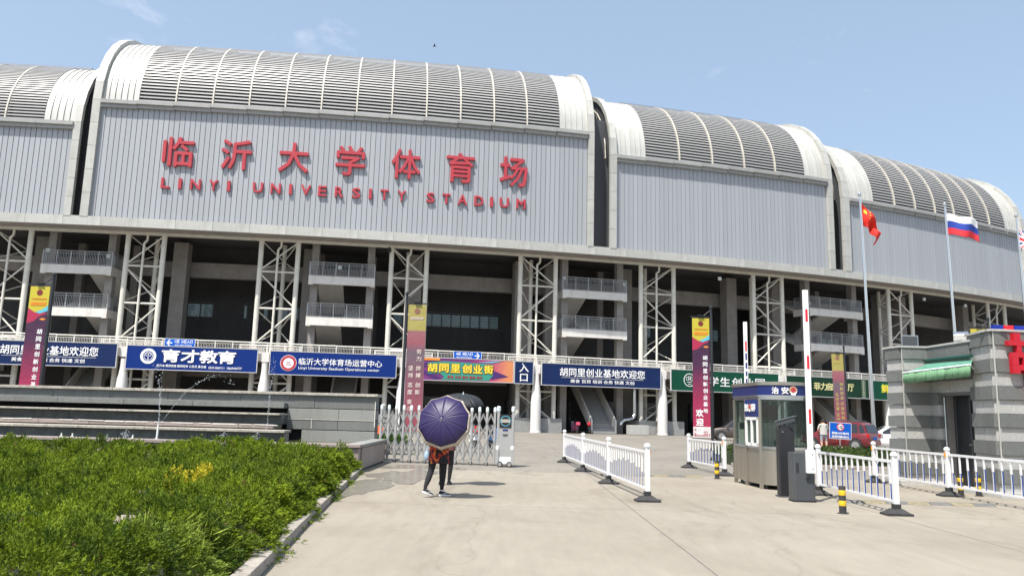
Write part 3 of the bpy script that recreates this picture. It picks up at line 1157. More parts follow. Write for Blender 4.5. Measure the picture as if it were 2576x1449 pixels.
M_JUN = attr_mat('juniper_foliage', .75)
M_SHADE_STEM = mat('foliage_shade_stem', (.014, .020, .007), .95, var=.4, scale=9)  # near-black green: shade between clumps put into the colour; also the stem


def tone_jun(x, y, h, r, extra=0.0):
    q = np.clip(.5 + .22 * fbm(x * 1.6, y * 1.6, 8) + extra + r.normal(0, .10, len(x)), 0, 1)[:, None]
    dk, lt = np.array([.045, .088, .006]), np.array([.215, .290, .012])
    c = dk * (1 - q) + lt * q
    yel = (np.exp(-(((x + 4.15) / .30) ** 2 + ((y - 10.4) / .32) ** 2)) > .36)[:, None]
    c = np.where(yel & (r.random((len(x), 1)) < .9), np.array([.52, .46, .03]), c)
    feath = (np.exp(-(((x + 2.55) / .40) ** 2 + ((y - 6.5) / .40) ** 2)) > .3)[:, None]
    c = np.where(feath & (r.random((len(x), 1)) < .45), np.array([.22, .30, .05]), c)
    brown = (r.random((len(x), 1)) < .003)
    return np.where(brown, np.array([.16, .10, .04]), c)


NC, PER = 2300, 30
yy = 4.7 + 15.3 * rng.random(NC * 3) ** 1.1
ex = np.interp(yy, ky_, kx_) - .30
xx = ex - rng.random(NC * 3) * (0.76 * yy + ex + 1.0).clip(.5, 16)
keep_ = xx > -.74 * yy - .8
cen = np.stack([xx[keep_], yy[keep_]], 1)[:NC]
ys_ = 4.7 + 15.3 * rng.random(340)
cen = np.concatenate([cen, np.stack([np.interp(ys_, ky_, kx_) - .20 - .22 * rng.random(340) + .09 * np.sin(ys_ * 2.3), ys_], 1)])
cen = cen[(fbm(cen[:, 0] * 4.3, cen[:, 1] * 4.3, 4) > -.42) | (cen[:, 0] > np.interp(cen[:, 1], ky_, kx_) - .55)]
cs_ = rng.uniform(.75, 1.45, len(cen))
dxy = rng.normal(0, .066, (len(cen), PER, 2)) * cs_[:, None, None]
sp_ = (cen[:, None, :] + dxy).reshape(-1, 2)
rr2 = np.linalg.norm(dxy, axis=2) / (.15 * cs_[:, None])
lift = (.22 * cs_[:, None] * (1 - rr2 ** 2) + rng.normal(0, .045, len(cen))[:, None]).reshape(-1)
clump_ = np.concatenate([dxy.reshape(-1, 2), np.clip(lift, -.30, .26)[:, None]], 1)
ctone = np.repeat(rng.normal(0, .22, len(cen)), PER)


def tone_clump(x, y, h, r):
    return tone_jun(x, y, h, r, ctone)


jh = juniper('juniper_cover', '', sp_, hedge_h, 14, .098, tone_clump, 3, M_JUN, wid=.068, clump=clump_)
tag(jh, 'dense low green juniper filling the bed in front of the fountain', 'juniper', kind='stuff')
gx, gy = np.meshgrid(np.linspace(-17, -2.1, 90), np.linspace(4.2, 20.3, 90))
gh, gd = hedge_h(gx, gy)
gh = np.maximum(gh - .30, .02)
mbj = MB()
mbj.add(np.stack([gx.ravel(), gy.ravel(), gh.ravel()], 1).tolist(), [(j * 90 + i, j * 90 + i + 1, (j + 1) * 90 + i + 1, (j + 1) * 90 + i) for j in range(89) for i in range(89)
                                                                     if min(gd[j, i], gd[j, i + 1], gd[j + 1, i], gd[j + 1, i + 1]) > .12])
tag(mbj.build('juniper_shade_layer', M_SHADE_STEM, jh, smooth=True), kind='stuff')  # dark sheet that paints the shaded hollows between the clumps
pts_ = np.stack([-2.62 + rng.normal(0, .14, 30), 6.55 + rng.normal(0, .2, 30)], 1)
ft = juniper('pale_shoots', '', pts_, lambda x, y: (np.full(len(x), .54), np.full(len(x), .5)), 5, .22, lambda x, y, h, r: np.array([.24, .30, .04]) * r.uniform(.8, 1.2, (len(x), 1)), 31, M_JUN, wid=.018)
ft.parent = jh
tag(ft, kind='stuff')
# a torn piece of paper caught in the juniper
mb = MB()
rp_ = random.Random(4)
gp_ = [[Vector((-3.46 + .042 * i + rp_.uniform(-.014, .014), 7.1 + .03 * j + rp_.uniform(-.012, .012), .56 + .022 * j + rp_.uniform(-.024, .024))) for i in range(5)] for j in range(4)]
for j in range(3):
    for i in range(4):
        if (i, j) not in ((0, 2), (3, 0)):
            mb.add([gp_[j][i], gp_[j][i + 1], gp_[j + 1][i + 1], gp_[j + 1][i]], [(0, 1, 2, 3)])
o = mb.build('paper_scrap', mat('pale_paper', (.26, .225, .19), .85, var=.3, scale=20))
so = o.modifiers.new('thick', 'SOLIDIFY')
so.thickness = .004
tag(o, 'torn pale paper scrap lying on top of the juniper', 'litter')

# ================================================================== fountain
fountain = thing('fountain', 'stepped grey granite fountain wall with wet ledges and water jets', 'fountain', (-11, 22.8, 0))
FX, FY = -11.0, 22.8


def course(name, parent, m, x0, x1, y0, y1, z0, z1, blk, jit=.0, bev=.008):
    x = x0
    while x < x1 - .05:
        x2 = min(x1, x + blk * random.uniform(.85, 1.15))
        if x1 - x2 < blk * .35:
            x2 = x1
        j = random.uniform(-jit, jit)
        MB().box(((x + x2) / 2 - FX, (y0 + y1) / 2 - FY + j, (z0 + z1) / 2), (x2 - x - .008, y1 - y0, z1 - z0 - .006)).build(name, m, parent, bevel=bev)
        x = x2


core = MB().box((-11.2 - FX, 25.45 - FY, 1.0), (13.9, .7, 1.98)).build('wall_core', M_BLACK, fountain)  # coloured black so the slot between courses reads as deep shade
course('granite_block', core, M_GRANITE, -18.5, -4.2, 24.95, 25.5, 1.60, 2.0, 2.05, .006)
course('coping_stone', core, M_CAP, -18.5, -4.15, 24.86, 25.85, 2.0, 2.09, 1.9, .012)
course('granite_block', core, M_GRANITE_F, -6.98, -4.2, 24.93, 25.5, 1.27, 1.585, 1.45, .004)
course('granite_block', core, M_GRANITE, -6.98, -4.2, 24.93, 25.5, .935, 1.245, 1.55, .004)
course('granite_block', core, M_GRANITE_F, -6.5, -4.2, 24.93, 25.5, .52, .92, 2.4, .004)
MB().box((-5.6 - FX, 24.925 - FY, 1.256), (2.75, .02, .018)).box((-6.2 - FX, 24.921 - FY, 1.1), (.014, .02, .28)).box((-4.22 - FX, 24.925 - FY, 1.45), (.02, .02, .8)).build('lime_seam', M_LIME, core)
course('granite_block', core, M_GRANITE, -18.5, -6.99, 24.55, 25.4, 1.575, 1.745, 2.2, .004)
course('ledge_stone', core, M_CAP, -18.5, -6.95, 23.98, 25.2, 1.36, 1.42, 2.3, .01)
course('wet_block', core, M_GRANITE_W, -18.5, -6.97, 24.3, 25.2, 1.08, 1.355, 2.6, .003)
# upper basin with chipped lip
course('basin_lip', core, M_GRANITE_P, -18.5, -6.9, 23.25, 23.45, .98, 1.10, 1.5, .006)
lp = MB()
x = -18.4
while x < -7.0:
    w = random.uniform(.25, .9)
    if random.random() < .8:
        lp.box((x + w / 2 - FX, 23.245 - FY, 1.095 - random.uniform(0, .02)), (w, .022, random.uniform(.012, .03)), Matrix.Rotation(random.uniform(-.03, .03), 3, 'Y'))
    x += w + random.uniform(0, .2)
lp.build('lime_deposit', M_LIME, core)
MB().box((-12.7 - FX, 23.88 - FY, 1.02), (11.5, .86, .12)).build('upper_basin_water', M_WATER, fountain)
# lower ledge and its dark wall
course('ledge_stone', core, M_CAP, -18.5, -6.36, 22.55, 23.25, .88, .955, 2.1, .012)
course('wet_block', core, M_GRANITE_W, -18.5, -6.42, 22.75, 23.25, .4, .875, 2.4, .003)
# pool and low front wall
MB().box((-11.2 - FX, 22.9 - FY, .50), (14.4, 4.1, .2)).build('pool_water', M_WATER, fountain)
front = MB().box((-11.25 - FX, 20.80 - FY, .30), (14.5, .26, .58)).build('front_wall_core', M_GRANITE_W, fountain)
course('front_slab', front, M_GRANITE_P, -18.5, -3.86, 20.62, 20.9, .06, .60, 1.5, .003)
course('front_coping', front, M_GRANITE_P, -18.5, -3.82, 20.55, 21.0, .615, .70, 1.3, .006)
side_w = MB().box((-4.02 - FX, 22.9 - FY, .30), (.26, 4.1, .58)).build('side_wall_core', M_GRANITE_W, fountain)
for q in range(4):
    ya, yb = 21.01 + q * .99, 21.99 + q * .99
    MB().box((-3.98 - FX, (ya + yb) / 2 - FY, .33), (.28, yb - ya - .01, .54)).build('side_slab', M_GRANITE_P, side_w, bevel=.008)
    MB().box((-4.02 - FX, (ya + yb) / 2 - FY, .658), (.42, yb - ya - .008, .084)).build('side_coping', M_GRANITE_F, side_w, bevel=.008)
# nozzle and fittings
MB().cyl((-9.72 - FX, 22 - FY, .55), (-9.72 - FX, 22 - FY, 1.0), .028, n=10).cyl((-9.72 - FX, 22 - FY, .98), (-9.72 - FX, 22 - FY, 1.08), .018, n=8).build('nozzle_pipe', M_UPVC, fountain, smooth=True)
for x in (-12.2, -11.9, -10.95, -10.25, -9.6):
    MB().cyl((x - FX, 21.7 - FY, .58), (x - FX, 21.7 - FY, .68), .05, n=8).cyl((x - FX, 21.7 - FY, .66), (x - FX, 21.7 - FY, .76), .018, n=6).build('spray_head', M_UPVC, fountain, smooth=True)
drop = [(1, 0, 0), (-1, 0, 0), (0, 1, 0), (0, -1, 0), (0, 0, 1), (0, 0, -1)]
dfc = [(0, 2, 4), (2, 1, 4), (1, 3, 4), (3, 0, 4), (2, 0, 5), (1, 2, 5), (3, 1, 5), (0, 3, 5)]


def drops(name, path, n, spread, r0, r1, core_r=0.0):
    mb = MB()
    r_ = random.Random(len(path) + n)
    for _ in range(n):
        t = r_.random()
        c = path(t)
        s_ = spread(t)
        c = c + Vector((r_.gauss(0, s_), r_.gauss(0, s_), r_.gauss(0, s_)))
        q = r_.uniform(r0, r1)
        st_ = r_.uniform(.8, 2.2)
        mb.add([c + Vector((a * q, b * q, e * q * st_)) for a, b, e in drop], dfc)
    if core_r > 0:
        for i in range(24):
            t0, t1 = i / 34, (i + .8) / 34
            mb.cyl(path(t0) + Vector((r_.gauss(0, .006), 0, 0)), path(t1) + Vector((r_.gauss(0, .006), 0, 0)), core_r * r_.uniform(.5, 1.2), n=5)
    tag(mb.build(name, M_DROP, fountain, smooth=True), kind='stuff')


V0 = Vector((FX, FY, 0))


class _L(list):
    pass


def path_of(f):
    class Q:
        def __call__(self, t):
            return f(t)

        def __len__(self):
            return 3
    return Q()


drops('water_jet', path_of(lambda t: Vector((-9.72 - .22 * t * t, 22.0, 1.08 + 1.62 * t ** .8)) - V0), 170, lambda t: .012 + .085 * t ** 2.5, .004, .011, .004)
drops('water_jet', path_of(lambda t: Vector((-7.05 + .06 * t, 23.1, .62 + 2.35 * t ** .85)) - V0), 120, lambda t: .015 + .03 * t, .004, .011, .004)
drops('water_jet', path_of(lambda t: Vector((-9.85 + 1.95 * t, 22.5, 1.10 + 1.35 * (1 - (1 - min(1, t * 1.25)) ** 2) - (.35 * max(0, t - .8) * 3))) - V0), 80, lambda t: .008 + .045 * t, .004, .011, .003)
for sx, sy in ((-7.05, 22.2), (-7.9, 22.0), (-10.6, 22.0)):
    drops('water_splash', path_of(lambda t, sx=sx, sy=sy: Vector((sx, sy, .61 + .16 * t)) - V0), 90, lambda t: .07, .004, .012)

# ================================================================== sign boards along the promenade
def grad_mat(name, axis, a, b, stops, rough=.55):
    """printed colour that runs along one local axis of the print"""
    m = bpy.data.materials.new(name)
    m.use_nodes = True
    t = m.node_tree
    tcn = t.nodes.new('ShaderNodeTexCoord')
    sp = t.nodes.new('ShaderNodeSeparateXYZ')
    mr = t.nodes.new('ShaderNodeMapRange')
    mr.inputs['From Min'].default_value = a
    mr.inputs['From Max'].default_value = b
    rp = t.nodes.new('ShaderNodeValToRGB')
    els = rp.color_ramp.elements
    els[0].position, els[0].color = stops[0][0], (*stops[0][1], 1)
    els[1].position, els[1].color = stops[-1][0], (*stops[-1][1], 1)
    for p_, c_ in stops[1:-1]:
        e = els.new(p_)
        e.color = (*c_, 1)
    bs = t.nodes['Principled BSDF']
    bs.inputs['Roughness'].default_value = rough
    t.links.new(tcn.outputs['Object'], sp.inputs['Vector'])
    t.links.new(sp.outputs['XYZ'.index(axis)], mr.inputs['Value'])
    t.links.new(mr.outputs['Result'], rp.inputs['Fac'])
    t.links.new(rp.outputs['Color'], bs.inputs['Base Color'])
    nw = t.nodes.new('ShaderNodeTexNoise')
    nw.inputs['Scale'].default_value = 2.2
    nw.inputs['Detail'].default_value = 3
    bw = t.nodes.new('ShaderNodeBump')
    bw.inputs['Strength'].default_value = .5
    bw.inputs['Distance'].default_value = .06
    t.links.new(tcn.outputs['Object'], nw.inputs['Vector'])
    t.links.new(nw.outputs['Fac'], bw.inputs['Height'])
    t.links.new(bw.outputs['Normal'], bs.inputs['Normal'])
    return m


def sign_board(name, label, xa, xb, m, z0=4.28, z1=6.2, off=1.95):
    xm = (xa + xb) / 2
    f, L = SEG(xa, xb, off, 0)
    t = thing(name, label, 'sign', f.translation + Vector((0, 0, z0 + dz(xm))), math.atan2(f[1][0], f[0][0]), 'sign boards along the promenade edge')
    H_ = z1 - z0
    MB().box((0, .07, H_ / 2), (L, .12, H_)).build('board', m, t)
    fr = MB()
    for z in (0, H_):
        fr.box((0, .07, z), (L + .06, .16, .05))
    for x in (-L / 2, L / 2):
        fr.box((x, .07, H_ / 2), (.05, .16, H_))
    fr.build('frame', M_EDGE, t)
    return t, L, H_


def fx(L, f):
    return -L / 2 + L * f


YT = -.005
for lab, xa, xb, dim in (('navy welcome sign with white characters, partly behind the left banner post', -42.35, -31.85, 0), ('navy welcome sign with white characters above the concrete stair', 2.8, 13.75, 1)):
    t, L, H_ = sign_board('welcome_sign', lab, xa, xb, M_NAVY)
    text_part('lettering', t, M_TXT, [('胡同里创业基地欢迎您', fx(L, .147), fx(L, .862), H_ * .43, H_ * .82, YT, .012), ('美食 百货 培训 合务 快递 文创', fx(L, .235), fx(L, .77), H_ * .14, H_ * .31, YT, .012)])
    MB().box((fx(L, .505), YT, H_ * .375), (L * .69, .012, .022)).build('rule_line', M_TXT, t)

t, L, H_ = sign_board('school_sign', 'bright blue education sign with round white emblem and outlined characters', -31.1, -20.85, M_BLUE)
text_part('lettering', t, M_TXT, [(c, fx(L, q) - .72, fx(L, q) + .72, H_ * .33, H_ * .88, YT - .02, .03) for c, q in zip('育才教育', (.335, .482, .625, .765))])
text_part('letter_outline', t, mat('outline_navy', (.012, .03, .13), .5), [(c, fx(L, q) - .80, fx(L, q) + .80, H_ * .30, H_ * .91, YT, .06) for c, q in zip('育才教育', (.335, .482, .625, .765))])
text_part('lettering', t, M_TXT, [('专升本 教师资格 教师招考 公务员 事业编', fx(L, .235), fx(L, .61), H_ * .12, H_ * .235, YT, .012), ('0539-3069111  18669444777', fx(L, .63), fx(L, .885), H_ * .10, H_ * .20, YT, .012)])
em = disc(MB(), fx(L, .165), H_ * .56, .62, YT, 32, .42)
disc(em, fx(L, .165), H_ * .56, .345, YT, 28, .31)
for q, s_ in ((-.1, -1), (.1, 1)):
    disc(em, fx(L, .165) + q, H_ * .62, .13, YT, 16, .095)
em.box((fx(L, .165), YT, H_ * .45), (.05, .012, .3))
em.build('emblem', M_TXT, t)

t, L, H_ = sign_board('operations_sign', 'bright blue operations centre sign with round red and white emblem', -19.85, -9.6, M_BLUE)
text_part('lettering', t, M_TXT, [('临沂大学体育场运营中心', fx(L, .225), fx(L, .885), H_ * .44, H_ * .74, YT, .01), ('Linyi University Stadium Operations center', fx(L, .225), fx(L, .865), H_ * .22, H_ * .37, YT, .008)])
disc(MB(), fx(L, .145), H_ * .5, .66, YT, 32).build('emblem', M_TXT, t)
em = disc(MB(), fx(L, .145), H_ * .5, .63, YT - .01, 32, .42)
for q in range(3):
    em.box((fx(L, .145), YT - .01, H_ * .5 - .14 + q * .12), (.5 - .1 * q, .012, .03))
em.build('emblem_ring', M_RED, t)

M_POP = grad_mat('street_print', 'X', -5, 4, [(0, (.26, .035, .21)), (.3, (.13, .025, .15)), (.62, (.15, .02, .14)), (.82, (.42, .035, .16)), (1, (.60, .22, .09))])
t, L, H_ = sign_board('street_sign', 'colourful purple and pink street sign with yellow characters beside the entrance panel', -8.5, .32, M_POP)
sh = MB()
sh.extrude([(fx(L, .0), YT, H_ * .55), (fx(L, .22), YT, H_ * .86), (fx(L, .28), YT, H_ * .80), (fx(L, .1), YT, H_ * .5), (fx(L, .3), YT, H_ * .12), (fx(L, .24), YT, H_ * .05)], (0, .012, 0))
sh.build('arrow_print', mat('print_violet', (.06, .018, .13), .55), t)
sh = MB()
sh.extrude([(fx(L, .78), YT, H_ * .1), (fx(L, .95), YT, H_ * .26), (fx(L, .80), YT, H_ * .52)], (0, .012, 0))
sh.build('arrow_print', mat('print_violet', (.06, .018, .13), .55), t)
sh = MB()
sh.extrude([(fx(L, .17), YT - .006, H_ * .30), (fx(L, .17), YT - .006, H_ * .78), (fx(L, .33), YT - .006, H_ * .86), (fx(L, .6), YT - .006, H_ * .82), (fx(L, .80), YT - .006, H_ * .78), (fx(L, .80), YT - .006, H_ * .30), (fx(L, .76), YT - .006, H_ * .05), (fx(L, .3), YT - .006, H_ * .05), (fx(L, .33), YT - .006, H_ * .16), (fx(L, .29), YT - .006, H_ * .30)], (0, .012, 0))
sh.build('teal_backing', mat('print_teal', (.035, .27, .20), .55), t)
text_part('letter_outline', t, M_MAROON, [(c, fx(L, q) - .46, fx(L, q) + .46, H_ * .33, H_ * .77, YT - .018, .07) for c, q in zip('胡同里创业街', (.215, .325, .435, .545, .65, .755))])
text_part('lettering', t, M_TXTY, [(c, fx(L, q) - .41, fx(L, q) + .41, H_ * .36, H_ * .75, YT - .034, .035) for c, q in zip('胡同里创业街', (.215, .325, .435, .545, .65, .755))])
text_part('lettering', t, mat('print_crimson', (.36, .03, .05), .5), [('美食 文创 培训 服务 娱乐', fx(L, .36), fx(L, .70), H_ * .11, H_ * .24, YT - .02, .02)])
MB().box((fx(L, .15), YT - .01, H_ * .93), (L * .27, .014, .2)).build('orange_strip', M_ORANGE, t)
sh = MB()
sh.extrude([(fx(L, .64), YT - .012, H_ * .84), (fx(L, .78), YT - .012, H_ * .93), (fx(L, .9), YT - .012, H_ * .95), (fx(L, .8), YT - .012, H_ * .86)], (0, .012, 0))
sh.build('cyan_swoosh', M_BANBLUE, t)

t, L, H_ = sign_board('entrance_sign', 'small navy entrance panel at the right end of the colourful sign', .42, 2.05, M_NAVY)
text_part('lettering', t, M_TXT, [('入', -.42, .42, H_ * .52, H_ * .92, YT, .012), ('口', -.34, .34, H_ * .10, H_ * .44, YT, .012)])

t, L, H_ = sign_board('canteen_sign', 'green canteen sign with chef hat emblem behind a crimson banner', 14.75, 25.75, M_GREEN)
text_part('lettering', t, M_TXT, [(c, fx(L, q) - .52, fx(L, q) + .52, H_ * .28, H_ * .72, YT, .01) for c, q in zip('大学生创业园', (.265, .385, .49, .60, .71, .82))])
em = disc(MB(), fx(L, .165), H_ * .52, .60, YT, 32, .54)
for a_, b_ in ((-.2, .12), (0, .2), (.2, .12)):
    disc(em, fx(L, .165) + a_, H_ * .52 + b_, .17, YT, 18, .135)
em.box((fx(L, .165), YT, H_ * .42), (.5, .012, .05)).box((fx(L, .165), YT, H_ * .33), (.3, .012, .05))
em.build('emblem', M_TXT, t)
t, L, H_ = sign_board('restaurant_sign', 'dark green restaurant sign with pale yellow characters behind the police booth', 26.6, 36.2, M_GREEND)
text_part('lettering', t, M_TXTP, [(c, fx(L, q) - .40, fx(L, q) + .40, H_ * .34, H_ * .72, YT, .02) for c, q in zip('菲力音乐餐厅', (.36, .44, .51, .575, .66, .77))])
sh = MB()
for q in range(8):
    sh.box((fx(L, .93), YT, H_ * (.08 + q * .115)), (.5, .012, .08))
sh.box((fx(L, .93), YT, H_ * .5), (.06, .012, H_ * .9))
sh.build('ladder_print', mat('print_sage', (.35, .42, .30), .6), t)
t, L, H_ = sign_board('fresh_food_sign', 'green sign with outlined yellow characters next to the stone guard house', 36.3, 48, M_GREEN)
text_part('letter_outline', t, mat('print_lime', (.10, .30, .05), .5), [(c, fx(L, q) - .66, fx(L, q) + .66, H_ * .34, H_ * .86, YT, .08) for c, q in zip('鲜果', (.17, .31))])
text_part('lettering', t, M_TXTY, [(c, fx(L, q) - .55, fx(L, q) + .55, H_ * .38, H_ * .82, YT - .018, .03) for c, q in zip('鲜果', (.17, .31))])

for lab, xa, xb, l1, l2, arrow in (('blue direction sign with an arrow to the left on the promenade railing', -28.45, -26.05, 'C区  D区入口', 'AREA C AND D ENTRANCE', -1),
                                   ('blue direction sign with an arrow to the right on the promenade railing', -4.9, -2.5, 'A区  B区入口', 'AREA A AND B ENTRANCE', 1)):
    f, L = SEG(xa, xb, 1.42)
    zb_ = 6.15 + dz(xa)
    t = thing('direction_sign', lab, 'sign', f.translation + Vector((0, 0, zb_)), math.atan2(f[1][0], f[0][0]), 'blue direction signs on the railing')
    MB().box((0, 0, .36), (L, .05, .68)).build('board', M_DIRB, t)
    fr = MB()
    for z in (.02, .70):
        fr.box((0, 0, z), (L, .07, .03))
    for x in (-L / 2, L / 2):
        fr.box((x, 0, .36), (.03, .07, .7))
    fr.build('frame', M_TXT, t)
    s_ = arrow
    text_part('lettering', t, M_TXT, [(l1, -s_ * .12 * L - .72, -s_ * .12 * L + .72, .36, .62, -.03, .025), (l2, -s_ * .12 * L - .68, -s_ * .12 * L + .68, .13, .25, -.03, .015)])
    ar = MB()
    x0 = s_ * .42 * L
    ar.box((x0 - s_ * .2, -.03, .36), (.42, .012, .09))
    for q in (-1, 1):
        ar.box((x0 - s_ * .1, -.03, .36 + q * .11), (.36, .012, .09), Matrix.Rotation(s_ * q * .85, 3, 'Y'))
    ar.build('arrow', M_TXT, t)

# ================================================================== banner posts
M_BANG = grad_mat('banner_purple_print', 'Z', .6, 6.7, [(0, (.40, .022, .068)), (.30, (.28, .017, .068)), (.6, (.055, .012, .048)), (.75, (.04, .011, .04)), (1, (.04, .011, .04))])
M_BANB = grad_mat('banner_back_print', 'Z', .6, 6.7, [(0, (.27, .045, .065)), (.4, (.19, .068, .095)), (.62, (.115, .085, .11)), (.70, (.26, .075, .10)), (.79, (.26, .10, .115)), (.80, (.32, .28, .075)), (1, (.31, .265, .075))])


def banner_post(label, x, y, side, back=None, tilt=0.0, bottom=.64):
    """post with one hanging banner; side -1: banner to the left of the post"""
    t = thing('banner_post', label, 'banner', (x, y, 0), 0, 'banner posts along the driveway')
    t.rotation_euler = (0, tilt, 0)
    MB().lathe([(.16, 0), (.16, .1), (.085, .16), (.075, 6.7), (.06, 6.75), (.06, 7.2), (.085, 7.22), (.085, 7.3), (.03, 7.36)], 12).build('post', M_POLE, t, smooth=True)
    a = MB()
    a.box((side * .5, 0, 6.78), (1.15, .05, .05))
    MB().box((side * .5, 0, bottom - .04), (1.0, .05, .04)).build('lower_arm', M_POLE, t)
    a.cyl((0, 0, 7.15), (side * .42, 0, 6.8), .018, n=6).box((side * .55, -.06, 6.84), (.3, .12, .05))
    a.build('arm', M_POLE, t)
    x0, x1 = (-.98, -.10) if side < 0 else (.10, .98)
    xc = (x0 + x1) / 2
    if back is None:
        b = MB().box((xc, 0, (bottom + 6.72) / 2), (.88, .02, 6.72 - bottom)).build('banner', M_BANG, t)
        MB().extrude([(x0, -.013, 6.70), (x1, -.013, 6.70), (x1, -.013, 5.62), (xc + .12, -.013, 5.50), (xc - .12, -.013, 5.52), (x0, -.013, 5.72)], (0, .004, 0)).build('yellow_top', M_BANY, b)
        MB().extrude([(x1, -.016, 5.85), (x1, -.016, 5.60), (xc + .1, -.016, 5.47), (xc - .1, -.016, 5.53), (xc + .2, -.016, 5.66)], (0, .003, 0)).build('cyan_wave', M_BANBLUE, b)
        MB().extrude([(x0, -.011, 5.74), (xc, -.011, 5.55), (x1, -.011, 5.5), (xc + .1, -.011, 5.35), (xc - .15, -.011, 5.12), (x0, -.011, 5.02)], (0, .004, 0)).build('red_wave', M_BANRED, b)
        MB().extrude([(xc + .1, -.016, 5.23), (xc + .25, -.016, 5.28), (x1 - .02, -.016, 5.22), (xc + .25, -.016, 5.17)], (0, .003, 0)).build('orange_leaf', M_ORANGE, b)
        d_ = disc(MB(), xc, 6.42, .135, -.02, 20)
        d_.build('round_emblem', M_MAROON, b)
        tx = MB()
        put_text(tx, '大学生创新创业基地', x0 + .1, x1 - .1, 6.10, 6.17, -.02, .02, .008)
        put_text(tx, '胡同里创业街', x0 + .09, x1 - .09, 5.82, 6.0, -.02, .03, .008)
        tx.build('small_lettering', M_ORANGE, b)
        tx = MB()
        column_text(tx, '胡同里创新创业基地', x1 - .24, 4.78, .23, .335, -.02)
        column_text(tx, '欢迎您', x0 + .33, 2.05, .38, .445, -.02, .025)
        tx.build('lettering', M_TXT, b)
        MB().box((xc, -.014, bottom + .27), (.88, .006, .54)).build('phone_strip', M_BANW, b)
        tx = MB()
        put_text(tx, '校园服务', x0 + .06, x0 + .42, bottom + .34, bottom + .44, -.022, .01, .006)
        put_text(tx, '0539', x1 - .36, x1 - .14, bottom + .26, bottom + .32, -.022, .01, .006)
        put_text(tx, '8300001', x0 + .05, x1 - .05, bottom + .06, bottom + .22, -.022, .02, .006)
        tx.build('phone_number', M_BANRED, b)
    else:
        b = MB().box((xc, 0, (bottom + 6.72) / 2), (.88, .02, 6.72 - bottom)).build('banner', M_BANB, t)
        disc(MB(), xc, 6.40, .14, -.02, 20).build('round_emblem', mat('faded_maroon', (.22, .10, .07), .6), b)
        tx = MB()
        put_text(tx, '胡同里创业街', x0 + .12, x1 - .12, 5.98, 6.12, -.02, .02, .008)
        column_text(tx, back[0], x1 - .27, 4.55, .24, .34, -.02)
        column_text(tx, back[1], x0 + .25, 3.75, .24, .34, -.02)
        tx.build('lettering', back[2], b)
        MB().box((xc, -.012, 3.0), (.88, .003, .012)).box((xc, -.012, 4.62), (.88, .003, .012)).build('fold_line', mat('fold_shade', (.2, .1, .12), .7), b)
    return t


M_FADE = mat('print_faded', (.62, .52, .48), .6)
M_FADEY = mat('print_faded_yellow', (.45, .36, .12), .6)
banner_post('crimson and purple banner with yellow top standing behind the fountain, leftmost', -20.72, 34.8, -1)
banner_post('faded seen-through banner with two columns of characters behind the folding gate', -5.13, 37.8, 1, ('努力 拼搏 创新', '坚持 态度 奋斗', M_FADE))
banner_post('crimson and purple banner with yellow top and telephone number beside the police booth', 10.33, 40, -1)
banner_post('faded narrow banner with yellowish characters above the speed sign', 25.6, 59.4, -1, ('创新创业 开放包容', '互学互鉴 互利共赢', M_FADEY), tilt=-.02)
banner_post('banner post with only its yellow top showing above the guard house roof', 25.6, 41.5, -1)

# ================================================================== folding gate
ga, gb = Vector((-4.02, 25.0, 0)), Vector((-.42, 24.45, 0))
gd = gb - ga
gate = thing('folding_gate', 'aluminium folding gate of scissor bars on small wheels, pulled across the drive', 'gate', ga, math.atan2(gd.y, gd.x))
NG, GL = 15, gd.length
gp = GL / NG
pm = MB().box((0, 0, .86), (.062, .10, 1.58)).mesh('post', M_GATE)
cm = MB().lathe([(.044, 1.60), (.046, 1.62), (.046, 1.72), (.036, 1.76), (.01, 1.775)], 12).mesh('post_cap', M_GATEC, smooth=True)
for i in range(NG + 1):
    p_ = obj('gate_post', pm, gate, loc=(i * gp, 0, 0))
    obj('post_cap', cm, p_)
    if i % 2 == 0:
        MB().box((0, -.01, .25), (.066, .085, .30)).build('wheel_sleeve', M_GATE, p_)
        MB().lathe([(.044, .40), (.046, .42), (.046, .49), (.02, .52)], 10).build('sleeve_cap', M_GATEC, p_, smooth=True)
        MB().cyl((0, -.045, .058), (0, .02, .058), .058, n=14).build('wheel', M_RUBBER, p_, smooth=True)
        MB().cyl((0, -.052, .058), (0, -.04, .058), .036, n=10).build('wheel_hub', M_STAINL, p_)
for i in range(-2, NG):
    for s_ in (1, -1):
        for yo in (-.042, .042):
            x0, x1 = (i + .5) * gp, (i + 3.0) * gp
            z0, z1 = 1.54, .18
            if s_ < 0:
                x0, x1 = (i + 2.5) * gp, i * gp
            # clip to the length of the gate
            pts = []
            for t in (0, 1):
                pts.append((x0 + (x1 - x0) * t, z0 + (z1 - z0) * t))
            (xa_, za_), (xb_, zb_) = pts
            def cut(xv):
                q = (xv - xa_) / (xb_ - xa_)
                return za_ + (zb_ - za_) * q
            lo, hi = 0.0, GL
            A_, B_ = [xa_, za_], [xb_, zb_]
            if max(xa_, xb_) <= lo or min(xa_, xb_) >= hi:
                continue
            for E_ in (A_, B_):
                if E_[0] < lo:
                    E_[1], E_[0] = cut(lo), lo
                if E_[0] > hi:
                    E_[1], E_[0] = cut(hi), hi
            if abs(A_[0] - B_[0]) < .1:
                continue
            d_ = Vector((B_[0] - A_[0], 0, B_[1] - A_[1]))
            an = math.atan2(d_.x, d_.z)
            yb_ = yo + (.008 if s_ > 0 else -.008)
            MB().box(((A_[0] + B_[0]) / 2, yb_, (A_[1] + B_[1]) / 2), (.040, .012, d_.length + .05), Matrix.Rotation(an, 3, 'Y')).build('scissor_bar', M_GATEB, gate)

